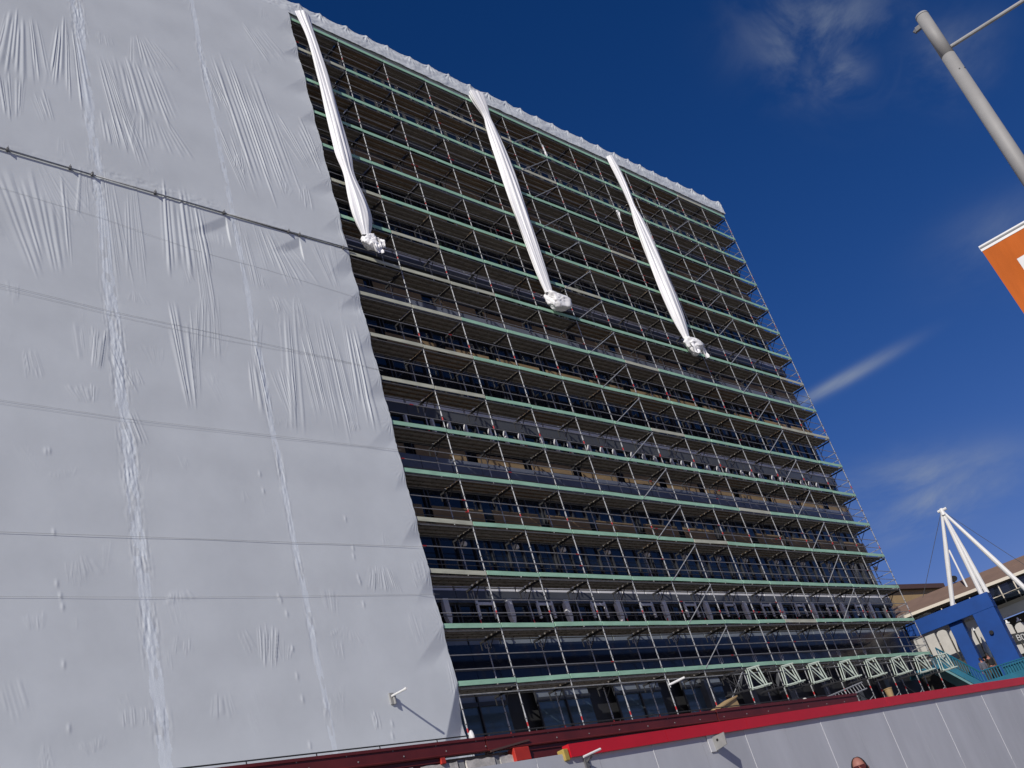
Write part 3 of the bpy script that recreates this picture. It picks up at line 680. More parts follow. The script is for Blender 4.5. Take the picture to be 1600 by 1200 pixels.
for xa, xb in ((-12.8, -11.2), (-10.9, -9.5), (-9.25, -8.05), (-7.75, -6.75), (-6.55, -6.0), (4.0, 5.2), (5.4, 6.2)):
    b = MB(); zt = -3.44 if xb < 0 else -3.40
    nxx = 14
    for q in range(nxx):
        x0, x1 = xa + (xb - xa) * q / nxx, xa + (xb - xa) * (q + 1) / nxx
        ja, jb = .012 * math.sin(q * 1.1 + xa * 7), .012 * math.sin((q + 1) * 1.1 + xa * 7)
        b.add([(x0, FY + .05, zt - 1.2), (x1, FY + .05, zt - 1.2), (x1, FY + .05, zt + jb), (x0, FY + .05, zt + ja), (x0, FY + .3, zt - 1.2), (x1, FY + .3, zt - 1.2), (x1, FY + .3, zt + jb), (x0, FY + .3, zt + ja)],
              [(0, 1, 2, 3), (7, 6, 5, 4), (3, 2, 6, 7)] + ([(0, 3, 7, 4)] if q == 0 else []) + ([(1, 5, 6, 2)] if q == nxx - 1 else []))
    b.build('concrete_block', 'block', cn)
for x in (-11.05, -9.37, -7.9, -6.65, 5.3):
    b = MB(); b.box(x - .10, x + .10, FY + .08, FY + .28, -4.7, -3.40); b.build('post', 'grey', cn)
b = MB(); b.box(-22, FX1, FY + .5, FY + .7, GROUND, BASE - .26); b.build('back_wall', 'wall', cn)
# rail
b = MB(); zr = -2.60; b.tube((-22, FY + 1.0, zr), (FX1 - .5, FY + 1.0, zr), .018, 6)
b.tube((-22, FY + 1.0, zr - .30), (FX1 - .5, FY + 1.0, zr - .30), .010, 6)
x = -21
while x < FX1 - .5: b.tube((x, FY + 1.0, BASE), (x, FY + 1.0, zr), .016, 6); x += 1.9
b.build('handrail', 'rail', cn)

# things lying on the canopy roof
b = MB()
P = [Vector((7.05, -3, -3.05)), Vector((8.25, -3, -2.75)), Vector((8.15, -3, -2.05)), Vector((6.95, -3, -2.4))]
b.prism(P, (0, .5, 0)); b.prism([P[3] + Vector((-.05, -.06, .01)), P[2] + Vector((.05, -.06, .01)), P[2] + Vector((.05, -.06, .06)), P[3] + Vector((-.05, -.06, .06))], (0, .62, 0))
tag(b.build('plywood_crate', 'tan'), 'tan plywood crate tilted on the canopy roof below the lattice girders', 'crate')
b = MB(); b.tube((8.35, -.1, -.55), (8.85, -.6, -.44), .05, 8); b.tube((8.4, -.12, -.65), (8.4, -.12, -.3), .02, 6); tag(b.build('tube_lamp', 'white'), 'short white tube lamp under the lowest deck, left of the brace', 'lamp')
b = MB()
for k in range(7): b.tube((13.0 + k * .7, -.6, -2.9 + .03 * k), (13.0 + k * .7, -.6, -2.0), .02, 5)
b.tube((12.7, -.6, -2.35), (17.6, -.6, -2.15), .02, 5)
tag(b.build('barrier_rack', 'dark_steel'), 'dark grey barrier rails stored under the lattice girders', 'barrier')
for i, (x, z, yaw, nm) in enumerate(((17.9, -2.35, .2, 'aluminium ladder lying under the right end girders'),)):
    t = thing('ladder', nm, 'ladder', (x, -1.2, z))
    for s in (0, .34):
        b = MB(); b.tube((x, -1.2 + s * .3, z + s), (x + 4.1, -1.2 + s * .3, z + .55 + s), .035, 6); b.build('stile', 'steel', t)
    for k in range(13):
        b = MB(); f = (k + .5) / 13; b.tube((x + 4.1 * f, -1.2, z + .55 * f), (x + 4.1 * f, -1.1, z + .55 * f + .34), .016, 5); b.build('rung', 'steel', t)
def sack(x, y, z, r, h, m_, seed, label):
    U, V = np.meshgrid(np.linspace(0, pi, 16), np.linspace(0, 2 * pi, 22), indexing='ij')
    n1 = vnoise(U, V, .6, .7, seed) * np.sin(U); n1[:, -1] = n1[:, 0]; R = r * (1 + .2 * n1)
    tag(npmesh('sack', x + R * np.sin(U) * np.cos(V), y + R * np.sin(U) * np.sin(V), z + h * (np.cos(U) * (1 + .15 * n1)), [m_]), label, 'sack')
sack(17.4, -1.2, -2.45, .11, .26, 'pale', 51, 'pale bulging sack between the girder posts, left of the ladder')
b = MB(); b.tube((24.9, -.8, -2.3), (24.9, -.8, -1.85), .14, 14, 0, .20); b.tube((24.9, -.8, -1.85), (24.9, -.8, -1.81), .22, 14); tag(b.build('bucket', 'tan'), 'tan bucket under the right end of the scaffold', 'bucket')
sack(9.75, -4.80, -2.90, .10, .10, 'block', 53, 'small white bag on top of the maroon fascia')
sack(-7.1, FY + .3, -2.80, .07, .17, 'white', 54, 'small white cone shaped bag on the left of the maroon fascia')

# ------------------------------------------------------------------ hoarding
HY = -9.0
def ztop(x): return -4.27 + .0098 * (x + 8.3) - .004
hd = thing('hoarding', 'long white panelled hoarding with a bright red cap along its top', 'hoarding', (8, HY, GROUND))
HX0, HX1, PW = -13.55, 36, 2.03
x = HX0; k = 0
while x < HX1:
    cap = x > -8.6
    za, zb = ztop(x) - (.20 if cap else .18), ztop(x + PW) - (.20 if cap else .18)
    y0 = HY + (.004 if k % 2 else 0)
    b = MB(); b.add([(x + .006, y0, GROUND), (x + PW - .006, y0, GROUND), (x + PW - .006, y0, zb), (x + .006, y0, za), (x + .006, y0 + .05, GROUND), (x + PW - .006, y0 + .05, GROUND), (x + PW - .006, y0 + .05, zb), (x + .006, y0 + .05, za)],
                    [(0, 1, 2, 3), (7, 6, 5, 4), (0, 4, 5, 1), (1, 5, 6, 2), (2, 6, 7, 3), (3, 7, 4, 0)])
    b.build('panel', 'hoard', hd)
    if k % 2 == 0:
        ln = random.uniform(.8, 3.2); w_ = random.uniform(.006, .013)
        b = MB(); b.add([(x - w_, HY - .004, za - .12 - ln), (x + w_ * .6, HY - .004, za - .12 - ln), (x + w_, HY - .006, za - .12), (x - w_, HY - .006, za - .12)], [(0, 1, 2, 3)])
        b.prism([(x - w_, HY - .005, za - .12 - ln), (x + w_ * .6, HY - .005, za - .12 - ln), (x + w_, HY - .005, za - .12), (x - w_, HY - .005, za - .12)], (0, .009, 0))
        b.build('joint_strip', 'joint', hd)
    x += PW; k += 1
x = -8.45
while x < HX1:
    L_ = random.choice((3.6, 4.8, 4.8)); x1 = min(x + L_, HX1)
    za, zb = ztop(x), ztop(x1)
    b = MB(); g_ = .006; hh = .29
    b.add([(x + g_, HY - .085, za - hh), (x1 - g_, HY - .085, zb - hh), (x1 - g_, HY - .085, zb), (x + g_, HY - .085, za), (x + g_, HY + .12, za - hh), (x1 - g_, HY + .12, zb - hh), (x1 - g_, HY + .12, zb), (x + g_, HY + .12, za)],
          [(0, 1, 2, 3), (7, 6, 5, 4), (2, 6, 7, 3), (3, 7, 4, 0), (1, 5, 6, 2)])
    b.add([(x + g_, HY - .085, za - hh), (x1 - g_, HY - .085, zb - hh), (x1 - g_, HY - .006, zb - hh), (x + g_, HY - .006, za - hh)], [(0, 1, 2, 3)])
    b.build('red_cap', 'red', hd)
    x = x1
b = MB(); b.box(-8.63, -8.47, HY - .06, HY + .15, -4.62, -4.36); b.build('end_block', 'ochre', hd, bevel=.02)
# brackets on the hoarding
t = thing('bracket', 'white steel plate bracket with a bolt hole under the red cap', 'bracket', (-2.9, HY, -4.7))
b = MB(); b.prism([(-2.95, HY - .02, -4.92), (-2.95, HY - .40, -4.86), (-2.95, HY - .43, -4.56), (-2.95, HY - .02, -4.57)], (.03, 0, 0)); b.build('plate', 'bracket_paint', t)
b = MB(); b.box(-3.16, -2.80, HY - .03, HY - .008, -4.93, -4.50); b.build('base_plate', 'joint', t)
b = MB(); b.tube((-2.958, HY - .17, -4.68), (-2.952, HY - .17, -4.68), .035, 10); b.build('bolt_hole', 'black', t)
t = thing('arm_lamp', 'white tube lamp on a short arm at the left end of the red cap', 'lamp', (-8.0, HY, -4.6))
b = MB(); b.tube((-8.2, HY - .20, -4.62), (-7.72, HY - .34, -4.53), .026, 8); b.build('lamp_tube', 'white', t)
b = MB(); b.tube((-7.95, HY, -4.72), (-7.95, HY - .26, -4.62), .025, 6); b.box(-8.02, -7.88, HY - .05, HY - .008, -4.95, -4.62); b.build('arm', 'dark_steel', t)

# ------------------------------------------------------------------ banner pole on the right
PX, PY = -14.885, -23.93
pl = thing('banner_pole', 'tall round grey pole with a side arm, carrying an orange banner', 'pole', (PX, PY, GROUND))
b = MB(); n = 24
b.tube((0, 0, 0), (0, 0, 5.4), .108, n, 0, .098); b.tube((0, 0, 5.4), (0, 0, 8.70), .094, n, 0, .082); b.tube((0, 0, 8.70), (0, 0, 8.708), .0805, n); b.tube((0, 0, 8.708), (0, 0, 9.40), .082, n, 0, .079)
o = b.build('shaft', 'pole', pl); o.matrix_parent_inverse = Matrix.Identity(4)
for p in o.data.polygons: p.use_smooth = len(p.vertices) == 4
b = MB(); b.tube((0, 0, 9.40), (0, 0, 9.43), .084, n, 0, .076); b.tube((0, 0, 9.43), (0, 0, 9.445), .045, 12); o = b.build('cap', 'grey', pl); o.matrix_parent_inverse = Matrix.Identity(4)
b = MB(); b.box(-.02, .02, .07, .14, 9.27, 9.33); b.tube((0, .14, 9.30), (0, .17, 9.28), .028, 8); o = b.build('eye_bracket', 'dark_steel', pl); o.matrix_parent_inverse = Matrix.Identity(4)
ad = Vector((.20, -.98, 0)).normalized()
b = MB(); b.tube(ad * .08 + Vector((0, 0, 8.80)), ad * 2.6 + Vector((0, 0, 8.80)), .024, 10); o = b.build('arm', 'grey', pl); o.matrix_parent_inverse = Matrix.Identity(4)
b = MB()
for zz, an in ((8.42, 3.6), (8.42, 4.5), (5.35, 3.6)): b.tube(Vector((math.cos(an), math.sin(an), 0)) * .07 + Vector((0, 0, zz)), Vector((math.cos(an), math.sin(an), 0)) * (.0855 if zz > 6 else .1015) + Vector((0, 0, zz)), .010, 8)
o = b.build('bolt', 'rail', pl); o.matrix_parent_inverse = Matrix.Identity(4)
bz = 6.29; bd = Vector((-.16, .985, 0)).normalized()
b = MB(); b.tube(bd * .08 + Vector((0, 0, bz)), bd * .80 + Vector((0, 0, bz)), .016, 8); b.tube(bd * .08 + Vector((0, 0, bz - 1.75)), bd * .80 + Vector((0, 0, bz - 1.75)), .016, 8)
o = b.build('banner_arm', 'grey', pl); o.matrix_parent_inverse = Matrix.Identity(4)
bn = thing('banner', 'orange banner with a white top hem and white emblem hanging from the pole', 'banner', (PX, PY, GROUND + bz))
def banner_pt(s, h, dn=0.):                        # s along the arm from the pole, h downwards
    s2 = s - .10 * (h / 1.75) * max(0, s - .1) - .0 * h
    wv = .03 * math.sin(h * 3.1 + s * 4) * (h / 1.7) + .012 * math.sin(s * 16 + h * 2) * min(1, h)
    nrm = Vector((-bd.y, bd.x, 0))
    return bd * s2 + nrm * (wv + dn) + Vector((0, 0, -h))
def bgrid(s0, s1, h0, h1, ns, nh, name, m_, dn=0.):
    b = MB()
    for th in (0, .002):
        vs = [banner_pt(s0 + (s1 - s0) * i / ns, h0 + (h1 - h0) * j / nh, dn + th) for j in range(nh + 1) for i in range(ns + 1)]
        b.add(vs, [(j * (ns + 1) + i, j * (ns + 1) + i + 1, (j + 1) * (ns + 1) + i + 1, (j + 1) * (ns + 1) + i) for j in range(nh) for i in range(ns)])
    o = b.build(name, m_, bn, smooth=True); o.matrix_parent_inverse = Matrix.Identity(4); return o
bgrid(.16, .80, .035, 1.72, 14, 40, 'cloth', 'orange')
bgrid(.155, .805, -.03, .045, 14, 2, 'top_hem', 'white', .004)
bgrid(.20, .545, .33, .62, 8, 8, 'emblem', 'white', .004)
# letter P under the emblem
def stroke(pts, w):
    b = MB()
    for (sa, ha), (sb, hb) in zip(pts[:-1], pts[1:]):
        A, B = banner_pt(sa, ha, .005), banner_pt(sb, hb, .005); d_ = (B - A).normalized(); nrm = Vector((-bd.y, bd.x, 0)); q = d_.cross(nrm) * w / 2
        b.add([A - q, B - q, B + q, A + q], [(0, 1, 2, 3)])
    return b
s0 = .545; b = stroke([(s0, .735), (s0, .655)], .018)
for st in ([(s0, .657), (s0 - .03, .657), (s0 - .042, .668), (s0 - .042, .684), (s0 - .03, .695), (s0, .695)],):
    q = stroke(st, .016); b.add(q.v, q.f)
o = b.build('lettering', 'white', bn); o.matrix_parent_inverse = Matrix.Identity(4)

# ------------------------------------------------------------------ things beyond the right end: gantry, masts, terminal, stairs
U_ = Vector((.2, -.98, 0)).normalized(); N_ = Vector((.98, .2, 0)).normalized(); G0 = Vector((42.40, -1.37, 0))
def G(s, z, off=0.): return G0 + U_ * s + N_ * off + Vector((0, 0, z))
WALK = -2.3
gt = thing('gantry', 'blue steel portal gantry beside the right end of the scaffold', 'gantry', tuple(G(-2, WALK)))
b = MB(); b.obox(G(-5.6, 2.36), U_ * 5.6, N_ * 1.3, (0, 0, .98)); b.build('beam', 'blue', gt, bevel=.02)
b = MB(); b.obox(G(-1.42, GROUND), U_ * 1.40, N_ * 1.28, (0, 0, 2.355 - GROUND)); b.build('column', 'blue', gt, bevel=.02)
b = MB(); b.obox(G(-3.10, GROUND, .3), U_ * .85, N_ * .9, (0, 0, 2.355 - GROUND)); b.build('column', 'blue', gt, bevel=.02)
b = MB(); b.tube(G(-.85, .95, -.02), G(-.85, .95, -.14), .13, 12); b.build('light_fitting', 'black', gt)
ms = thing('mast', 'white tripod mast of four tapering tubes with stay cables rising from the blue gantry', 'mast', tuple(G(-1, 3.4)))
AP = G(-.27, 9.25, .45)
for s, z, off in ((-2.33, 3.36, .4), (-.42, 3.36, .55), (-.12, 3.36, .9), (2.7, 1.0, .6)):
    b = MB(); F = G(s, z, off); M_ = AP.lerp(F, .5); b.tube(AP + (F - AP) * .02, M_, .085, 10, 0, .16); b.tube(M_, F, .16, 10, 0, .15); b.build('mast_leg', 'white', ms, smooth=False)
b = MB(); b.tube(AP + Vector((0, 0, -.35)), AP + Vector((0, 0, .12)), .18, 10, 0, .12); b.tube(AP + U_ * -.25, AP + U_ * .35, .10, 8); b.build('apex_joint', 'white', ms)
for s, z, off in ((-4.3, 5.0, 3), (2.8, 3.9, 5)):
    b = MB(); b.tube(AP, G(s, z, off), .018, 5); b.build('cable', 'dark_steel', ms)
b = MB(); b.tube(G(-2.32, 8.5, 9.5), G(-2.35, 5.6, 9.5), .07, 8); tag(b.build('antenna_pole', 'white'), 'thin white pole standing on the brown roof behind the mast', 'pole')
b = MB()
c0 = G(-3.42, 6.98, 12.3)
for q in range(14):
    a0, a1 = 2 * pi * q / 14, 2 * pi * (q + 1) / 14
    e1 = U_; e2 = Vector((0, 0, 1)) * .8 + N_ * .2; nn = N_ * -.12
    b.add([c0 + nn * -1, c0 + e1 * .32 * math.cos(a0) + e2 * .32 * math.sin(a0), c0 + e1 * .32 * math.cos(a1) + e2 * .32 * math.sin(a1)], [(0, 1, 2)])
    b.add([c0 + nn * -1.3, c0 + e1 * .325 * math.cos(a0) + e2 * .325 * math.sin(a0), c0 + e1 * .325 * math.cos(a1) + e2 * .325 * math.sin(a1)], [(2, 1, 0)])
b.tube(c0, c0 + Vector((0, 0, -.6)), .04, 6)
tag(b.build('satellite_dish', 'black'), 'small dark satellite dish on the brown roof between the mast legs', 'dish')

tm = thing('terminal_building', 'low terminal building with a long brown roof and a band of dark windows', 'building', tuple(G(0, GROUND, 12)))
b = MB()                                           # roof: sloping brown sheet from eave (off 8) to ridge (off 12)
b.prism([G(-9.5, 5.22, 8), G(14, 4.72, 8), G(14, 6.5, 12.5), G(-9.5, 6.8, 12.5)], (0, 0, -.12)); b.build('roof', 'roof', tm)
b = MB(); b.prism([G(-9.5, 5.23, 7.93), G(14, 4.73, 7.93), G(14, 4.52, 7.93), G(-9.5, 5.02, 7.93)], N_ * .06); b.build('eave', 'fawn', tm)
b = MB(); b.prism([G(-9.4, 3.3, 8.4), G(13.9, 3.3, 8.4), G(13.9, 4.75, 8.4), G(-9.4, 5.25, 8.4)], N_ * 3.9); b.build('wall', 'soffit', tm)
x = -5.5
while x < 12:
    b = MB(); b.obox(G(x, 3.42, 8.33), U_ * 1.02, N_ * .05, (0, 0, 1.28), 0); b.obox(G(x - .03, 3.42, 8.24), U_ * .07, N_ * .085, (0, 0, 1.28), 1); b.obox(G(x + .045, 4.0, 8.26), U_ * .95, N_ * .065, (0, 0, .05), 1)
    b.build('window', ['glass', 'fawn'], tm); x += 1.05
b = MB(); b.obox(G(-9.4, 3.16, 7.9), U_ * 23, N_ * .5, (0, 0, .24)); b.build('sill', 'fawn', tm)
b = MB(); b.prism([G(-9.4, 2.5, 7.9), G(14, 2.5, 7.9), G(14, 3.15, 7.9), G(-9.4, 3.15, 7.9)], N_ * .3); b.build('lower_wall', 'white', tm)
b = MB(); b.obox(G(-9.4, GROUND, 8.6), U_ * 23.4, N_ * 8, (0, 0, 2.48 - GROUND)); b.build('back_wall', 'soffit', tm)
th = thing('gabled_house', 'tan gabled block with a brown verge behind the brown roof', 'building', (60, 14, GROUND))
b = MB(); b.obox((55, 11.4, GROUND), (11.2, -.9, 0), (.6, 8, 0), (0, 0, 8.98 - GROUND)); b.build('wall', 'tan', th)
b = MB(); b.obox((54.6, 11.1, 8.985), (12.0, -.96, 0), (.66, 8.8, 0), (0, 0, .40)); b.build('roof', 'brown', th)
# white awning sheets in front of the terminal
cw = thing('awning', 'white tensile awning in front of the terminal building', 'awning', tuple(G(0, 2.6, 5.5)))
for k in range(6):
    s0 = -8.2 + k * 3.4; zz = 4.62 - .36 * (s0 + 8.2) / 3.4 * 1.0
    b = MB(); nn = 10
    for i in range(nn):
        for j in range(4):
            def ap(i, j):
                s = s0 + 3.3 * i / nn; sagz = -.16 * math.sin(pi * i / nn) * (1 - j / 4)
                return G(s, max(2.45, zz - .33 * (i / nn)) + sagz + .22 * j / 4, 5.0 + 2.9 * j / 4)
            b.add([ap(i, j), ap(i + 1, j), ap(i + 1, j + 1), ap(i, j + 1)], [(0, 1, 2, 3)])
            b.add([ap(i, j) + Vector((0, 0, -.05)), ap(i + 1, j) + Vector((0, 0, -.05)), ap(i + 1, j + 1) + Vector((0, 0, -.05)), ap(i, j + 1) + Vector((0, 0, -.05))], [(3, 2, 1, 0)])
    b.build('awning_sheet', 'white', cw, smooth=True)
for k in range(9):
    b = MB(); c0 = G(-2.6 + k * .72, 2.10 - .11 * k, 5.2); b.tube(c0, c0 + Vector((0, 0, .22)), .10, 8, 0, .05); b.tube(c0 + U_ * -.16, c0 + U_ * .16, .05, 6); b.build('lamp', 'white', cw)
# row of round-topped white screens
for k in range(10):
    s0 = -6.5 + k * .80; zt = 3.28 - .165 * k * 1.9 * .8; zt = 3.30 - (s0 + 6.5) * .285
    if -2.95 < s0 < -1.9 and False: continue
    b = MB(); P = [G(s0 + .03, zt - 2.1, 4.6), G(s0 + .73, zt - 2.1, 4.6)]
    for q in range(9):
        a0 = pi * q / 8; P.append(G(s0 + .38 + .35 * math.cos(a0), zt - .25 + .25 * math.sin(a0), 4.6))
    b.prism(P, N_ * .3)
    tag(b.build('rounded_screen', 'pale', bevel=.02), 'white round topped screen panel in the row behind the blue gantry', 'screen', 'round topped white screens')
# closed market umbrellas
for i, (s, zt, h) in enumerate(((-2.10, 1.25, 1.6), (-3.55, 2.1, 2.1))):
    t = thing('closed_umbrella', ('slim closed white umbrella beside the right blue column', 'wide closed white umbrella left of the thin blue column')[i], 'umbrella', tuple(G(s, WALK, 3.4)), 'closed umbrellas')
    b = MB(); b.tube(G(s, WALK, 3.4), G(s, zt + .1, 3.4), .03, 6); b.build('pole', 'white', t)
    b = MB(); b.tube(G(s, zt, 3.4), G(s, zt - h * .45, 3.4), .04, 9, 0, .20); b.tube(G(s, zt - h * .45, 3.4), G(s, zt - h, 3.4), .20, 9, 0, .06); b.build('canopy', 'white', t)
# sign board
sg = thing('shop_sign', 'long black sign with pale lettering right of the blue column', 'sign', tuple(G(.2, .4, 4.5)))
b = MB(); b.prism([G(-1.1, .48, 4.4), G(5, -.62, 4.4), G(5, -.02, 4.4), G(-1.1, 1.08, 4.4)], N_ * .1); b.build('board', 'sign', sg)
FONT = {'R': [[(0, 0), (0, 1), (.5, 1), (.6, .85), (.6, .65), (.5, .5), (0, .5)], [(.25, .5), (.6, 0)]],
        'B': [[(0, 0), (0, 1), (.5, 1), (.6, .85), (.6, .65), (.5, .52), (0, .52)], [(.5, .52), (.62, .38), (.62, .15), (.5, 0), (0, 0)]],
        'O': [[(.1, 0), (0, .15), (0, .85), (.1, 1), (.5, 1), (.6, .85), (.6, .15), (.5, 0), (.1, 0)]],
        'K': [[(0, 0), (0, 1)], [(.6, 1), (0, .45)], [(.2, .6), (.62, 0)]]}
b = MB(); s = -.62; hgt = .34
for ch in 'R BOOK':
    if ch in FONT:
        for st in FONT[ch]:
            for (xa, ya), (xb, yb) in zip(st[:-1], st[1:]):
                zb_ = lambda x_: .60 - .18 * (x_ + 1.1) + .0
                A = G(s + xa * .30, zb_(s + xa * .3) + ya * hgt, 4.385); B = G(s + xb * .30, zb_(s + xb * .3) + yb * hgt, 4.385)
                b.tube(A, B, .022, 4)
    s += .27 if ch != ' ' else .16
b.build('lettering', 'white', sg)

# elevated walkway and stair with teal railings
wd = Vector((.66, -.75, 0)).normalized(); W0 = Vector((36.32, -.98, 0)); wn = Vector((.75, .66, 0)).normalized()
def Wp(s, z, off=0.): return W0 + wd * s + wn * off + Vector((0, 0, z))
wk = thing('walkway', 'elevated walkway with teal bar railing and a stair rising to the left', 'walkway', tuple(Wp(3, GROUND)))
b = MB(); b.obox(Wp(-.3, WALK - .35), wd * 14, wn * 9, (0, 0, .33)); b.build('walkway_slab', 'teal_pale', wk)
b = MB(); b.obox(Wp(-.3, WALK - .7, -.1), wd * 14, wn * .12, (0, 0, .9)); b.build('edge_beam', 'teal', wk)
b = MB(); b.tube(Wp(0, -1.50), Wp(13, -1.50), .035, 6); b.tube(Wp(0, -2.25, -.0), Wp(13, -2.25), .025, 6)
x = .05
while x < 13: b.obox(Wp(x, -2.26), wd * .05, wn * .04, (0, 0, .76)); x += .16
b.build('railing', 'teal', wk)
b = MB(); b.obox(Wp(1.5, -2.1, .25), wd * 6.2, wn * .03, (0, 0, .55)); b.build('mesh_panel', 'teal', wk)
# stair flight: from (0,-2.2) up to the left (-1.45, .2) in the walkway's own plane
def Sp(t, z, off=0.): return Wp(0.02 - 1.75 * t, -2.28 + 1.95 * t + z, off)
for off in (0, 1.6):
    b = MB(); b.prism([Sp(-.12, -.42, off), Sp(1.1, -.42, off), Sp(1.1, .06, off), Sp(-.12, .06, off)], wn * .06); b.build('stringer', 'teal', wk)
    b = MB(); b.tube(Sp(0, .80, off), Sp(1, .80, off), .035, 6); b.tube(Sp(0, .14, off), Sp(1, .14, off), .025, 6); b.tube(Sp(0, .72, off), Sp(1, .72, off), .02, 6)
    for q in range(15):
        P = Sp(q / 14, .1, off); b.obox(P, wd * .045, wn * .04, (0, 0, .70))
    b.build('stair_railing', 'teal', wk)
b = MB(); b.prism([Sp(-.1, -.62, .05), Sp(1.1, -.62, .05), Sp(1.1, -.44, .05), Sp(-.1, -.44, .05)], wn * 1.5); b.build('stair_soffit', 'teal_pale', wk)
for q in range(10):
    b = MB(); b.obox(Sp(q / 10, -.1, .08), wd * -.19, wn * 1.5, (0, 0, .04)); b.build('tread', 'teal_pale', wk)
b = MB(); b.obox(Sp(1.0, -.35, 0), wd * -1.6, wn * 1.7, (0, 0, .25)); b.build('landing', 'teal', wk)
b = MB(); b.obox(Sp(.2, -3.4, 1.9), wd * 1.6, wn * .3, (0, 0, 2.6)); b.build('pier', 'pale', wk)

# ------------------------------------------------------------------ people
def skin_body(name, nodes, edges, parent, m_, root=0, sub=2):
    me = bpy.data.meshes.new(name); me.from_pydata([n[:3] for n in nodes], edges, [])
    o = bpy.data.objects.new(name, me); COL.objects.link(o); o.parent = parent
    sk = o.modifiers.new('skin', 'SKIN'); sk.use_smooth_shade = True
    ss = o.modifiers.new('sub', 'SUBSURF'); ss.levels = sub; ss.render_levels = sub
    for i, n in enumerate(nodes):
        v = me.skin_vertices[0].data[i]; v.radius = (n[3], n[4] if len(n) > 4 else n[3]); v.use_root = (i == root)
    me.materials.append(MT[m_]); return o
def head_mesh(name, parent, c, sc_, m_):
    """one continuous head: skull, brow, nose, jaw, ears"""
    nu, nv = 40, 56; U, V = np.meshgrid(np.linspace(0, pi, nu), np.linspace(0, 2 * pi, nv), indexing='ij')
    nxv = np.sin(U) * np.sin(V); nyv = -np.sin(U) * np.cos(V); nzv = np.cos(U)      # front is -y
    x = .078 * nxv; y = .098 * nyv; z = .118 * nzv
    low = np.clip(-nzv, 0, 1); x *= 1 - .28 * low ** 1.3; y *= 1 - .12 * low
    front = np.clip(-nyv, 0, 1)
    gz = lambda z0, w: np.exp(-((z - z0) / w) ** 2); gx = lambda x0, w: np.exp(-((x - x0) / w) ** 2)
    y -= front * (.026 * gx(0, .014) * gz(-.022, .020) + .012 * gx(0, .010) * gz(.0, .022))      # nose
    y -= front * (.007 * gz(.026, .012) * gx(0, .05))                                               # brow
    for sgn in (-1, 1): y += front * .012 * gx(sgn * .032, .016) * gz(.008, .012)                  # eye sockets
    y -= front * (.006 * gz(-.058, .008) * gx(0, .026)); y += front * .004 * gz(-.064, .004) * gx(0, .024)   # lips
    y -= front * .010 * gz(-.100, .018) * gx(0, .026)                                               # chin
    for sgn in (-1, 1):                                                                             # ears
        e = np.exp(-((z + .008) / .028) ** 2 - ((y - .012) / .016) ** 2) * (np.sign(x) == sgn); x += sgn * .022 * e
    o = npmesh(name, x, y, z, [m_]); o.parent = parent; o.location = c; o.scale = (sc_,) * 3; return o
def hand(parent, w, d, side, m_):
    """palm, four unequal curled fingers and a thumb; w wrist, d pointing direction"""
    w = Vector(w); d = Vector(d).normalized(); f = Vector((0, -1, 0)); f = (f - d * f.dot(d)).normalized(); l = d.cross(f) * side
    nodes = [tuple(w) + (.022, .030), tuple(w + d * .045) + (.016, .034), tuple(w + d * .085) + (.014, .036)]; ed = [(0, 1), (1, 2)]
    for q, (off, ln) in enumerate(((-.030, .066), (-.010, .076), (.011, .070), (.030, .054))):
        i = len(nodes); P = w + d * .085 + f * off
        nodes += [tuple(P + d * ln * .45 + l * .006) + (.0085,), tuple(P + d * ln * .8 + l * .022) + (.008,), tuple(P + d * ln + l * .040) + (.007,)]
        ed += [(2, i), (i, i + 1), (i + 1, i + 2)]
    i = len(nodes); nodes += [tuple(w + d * .05 + f * -.044 + l * .012) + (.011,), tuple(w + d * .085 + f * -.058 + l * .025) + (.009,)]; ed += [(1, i), (i, i + 1)]
    nodes = [n if len(n) == 5 else n + (n[3],) for n in nodes]
    return skin_body('hand', nodes, ed, parent, m_, 0, 1)
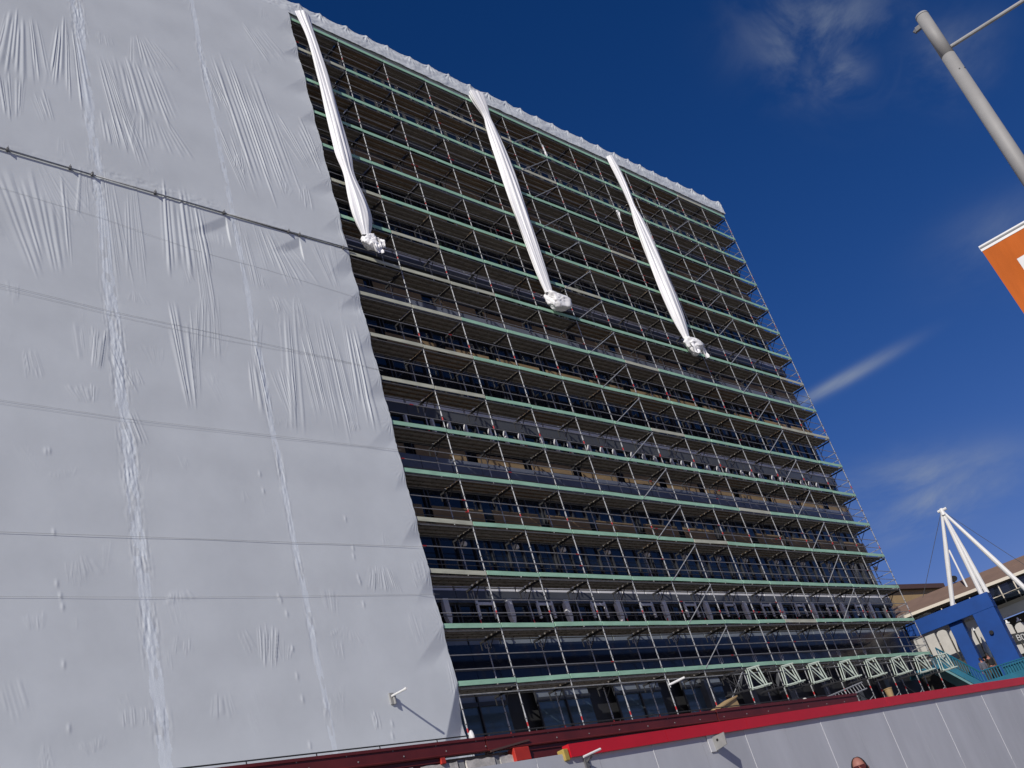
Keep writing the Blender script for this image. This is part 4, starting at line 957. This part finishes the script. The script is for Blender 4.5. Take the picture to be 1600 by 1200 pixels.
def person(loc, yaw, label, h=1.72, shirt='shirt', trouser='trouser', hair='bald', shades=True, arm='down', group=None):
    t = thing('person', label, 'person', loc, group); t.rotation_euler = (0, 0, yaw); k = h / 1.75
    S = lambda L_: [tuple(c * k for c in n) for n in L_]
    body = [(0, 0, .95, .14, .11), (0, .01, 1.12, .13, .10), (0, .01, 1.30, .155, .105), (0, .015, 1.43, .13, .08), (0, .01, 1.50, .058, .055), (0, 0, 1.57, .055, .055),
            (-.17, .01, 1.41, .062, .06), (-.205, .02, 1.14, .045, .045), (-.215, -.03, .90, .032, .028),
            (.17, .01, 1.41, .062, .06), (.205, .02, 1.14, .045, .045), (.215, -.03, .90, .032, .028),
            (-.095, 0, .88, .088, .088), (-.10, -.01, .50, .06, .06), (-.10, .02, .10, .042, .042),
            (.095, 0, .88, .088, .088), (.10, -.01, .50, .06, .06), (.10, .02, .10, .042, .042), (-.11, -.13, .04, .036, .034), (.11, -.13, .04, .036, .034)]
    if arm == 'up':
        body[10] = (.22, -.12, 1.20, .045, .045); body[11] = (.12, -.24, 1.40, .032, .028)
    ed = [(0, 1), (1, 2), (2, 3), (3, 4), (4, 5), (3, 6), (6, 7), (7, 8), (3, 9), (9, 10), (10, 11), (0, 12), (12, 13), (13, 14), (0, 15), (15, 16), (16, 17), (14, 18), (17, 19)]
    bo = skin_body('body', S(body), ed, t, 'skin')
    bo.data.materials.append(MT[shirt]); bo.data.materials.append(MT[trouser])
    # clothing worn over the same skeleton, a touch wider
    top = [(0, 0, .93, .150, .118), (0, .01, 1.12, .142, .110), (0, .01, 1.30, .165, .115), (0, .015, 1.43, .138, .088), (0, .012, 1.485, .068, .064), (-.17, .01, 1.41, .072, .07), (-.195, .02, 1.20, .062, .062), (.17, .01, 1.41, .072, .07), (.195, .02, 1.20, .062, .062), (-.212, -.02, .97, .046, .046), (.212, -.02, .97, .046, .046)]
    if arm == 'up': top[8] = (.215, -.10, 1.24, .060, .060); top[10] = (.14, -.215, 1.355, .046, .046)
    top = [(a_, b_, c_, d_ * 1.10 + .006, e_ * 1.10 + .006) for a_, b_, c_, d_, e_ in top]
    skin_body('shirt', S(top), [(0, 1), (1, 2), (2, 3), (3, 4), (3, 5), (5, 6), (3, 7), (7, 8), (6, 9), (8, 10)], t, shirt)
    tr = [(0, 0, .94, .148, .12), (-.095, 0, .86, .100, .100), (-.10, -.01, .50, .076, .076), (-.10, .015, .09, .062, .062), (.095, 0, .86, .100, .100), (.10, -.01, .50, .076, .076), (.10, .015, .09, .062, .062)]
    skin_body('trousers', S(tr), [(0, 1), (1, 2), (2, 3), (0, 4), (4, 5), (5, 6)], t, trouser)
    for s in (-1, 1):
        skin_body('shoe', S([(s * .10, .06, .045, .045, .04), (s * .105, -.06, .042, .046, .038), (s * .112, -.17, .034, .036, .026)]), [(0, 1), (1, 2)], t, 'black', 0, 2)
    hand(t, [c * k for c in body[8][:3]], (-.02, -.15, -1), -1, 'skin')
    hand(t, [c * k for c in body[11][:3]], (0, -.15, -1) if arm != 'up' else (-.3, -.4, .8), 1, 'skin')
    hc = Vector((0, -.015, 1.635)) * k
    head_mesh('head', t, hc, k, 'skin')
    # hair: short dark fringe round the sides and back, or a full cap
    U, V = np.meshgrid(np.linspace(.0 if hair == 'full' else .16, 1.75, 22), np.linspace(.55 if hair == 'full' else .95, 2 * pi - (.55 if hair == 'full' else .95), 44), indexing='ij')
    lift = .006 if hair == 'bald' else .016
    hx = (.078 + lift) * np.sin(U) * np.sin(V); hy = -(.098 + lift) * np.sin(U) * np.cos(V); hz = (.118 + lift) * np.cos(U)
    nz_ = .003 * vnoise(U, V, .12, .12, 5); o = npmesh('hair', hx + nz_, hy + nz_, hz, ['hair']); o.parent = t; o.location = hc; o.scale = (k,) * 3
    if shades:
        b = MB()
        for s in (-1, 1):
            P = [(s * (.034 + .030 * math.cos(a_)), -.102 - .0 * a_, .008 + .021 * math.sin(a_)) for a_ in [2 * pi * q / 14 for q in range(14)]]
            b.prism(P, (0, .006, 0)); b.tube((s * .062, -.098, .014), (s * .086, .01, .010), .004, 5)
        b.tube((-.012, -.106, .014), (.012, -.106, .014), .005, 5)
        b.box(-.064, .064, -.1045, -.1025, .022, .031)
        o = b.build('sunglasses', 'shades', None); o.parent = t; o.location = hc; o.scale = (k,) * 3
    return t
person((-16.29, -19.86, GROUND), -1.05, 'bald man in dark red sunglasses standing before the white hoarding', 1.69)
person(tuple(Wp(1.20, WALK, .9)), 2.6, 'person in black with dark hair on the walkway by the blue column, arm raised', 1.74, 'black', 'black', 'full', False, 'up', 'people on the walkway')
person(tuple(Wp(.75, WALK, 1.0)), 2.2, 'shorter person in grey leaning at the teal railing, left of the one in black', 1.62, 'shirt', 'trouser', 'full', False, 'down', 'people on the walkway')
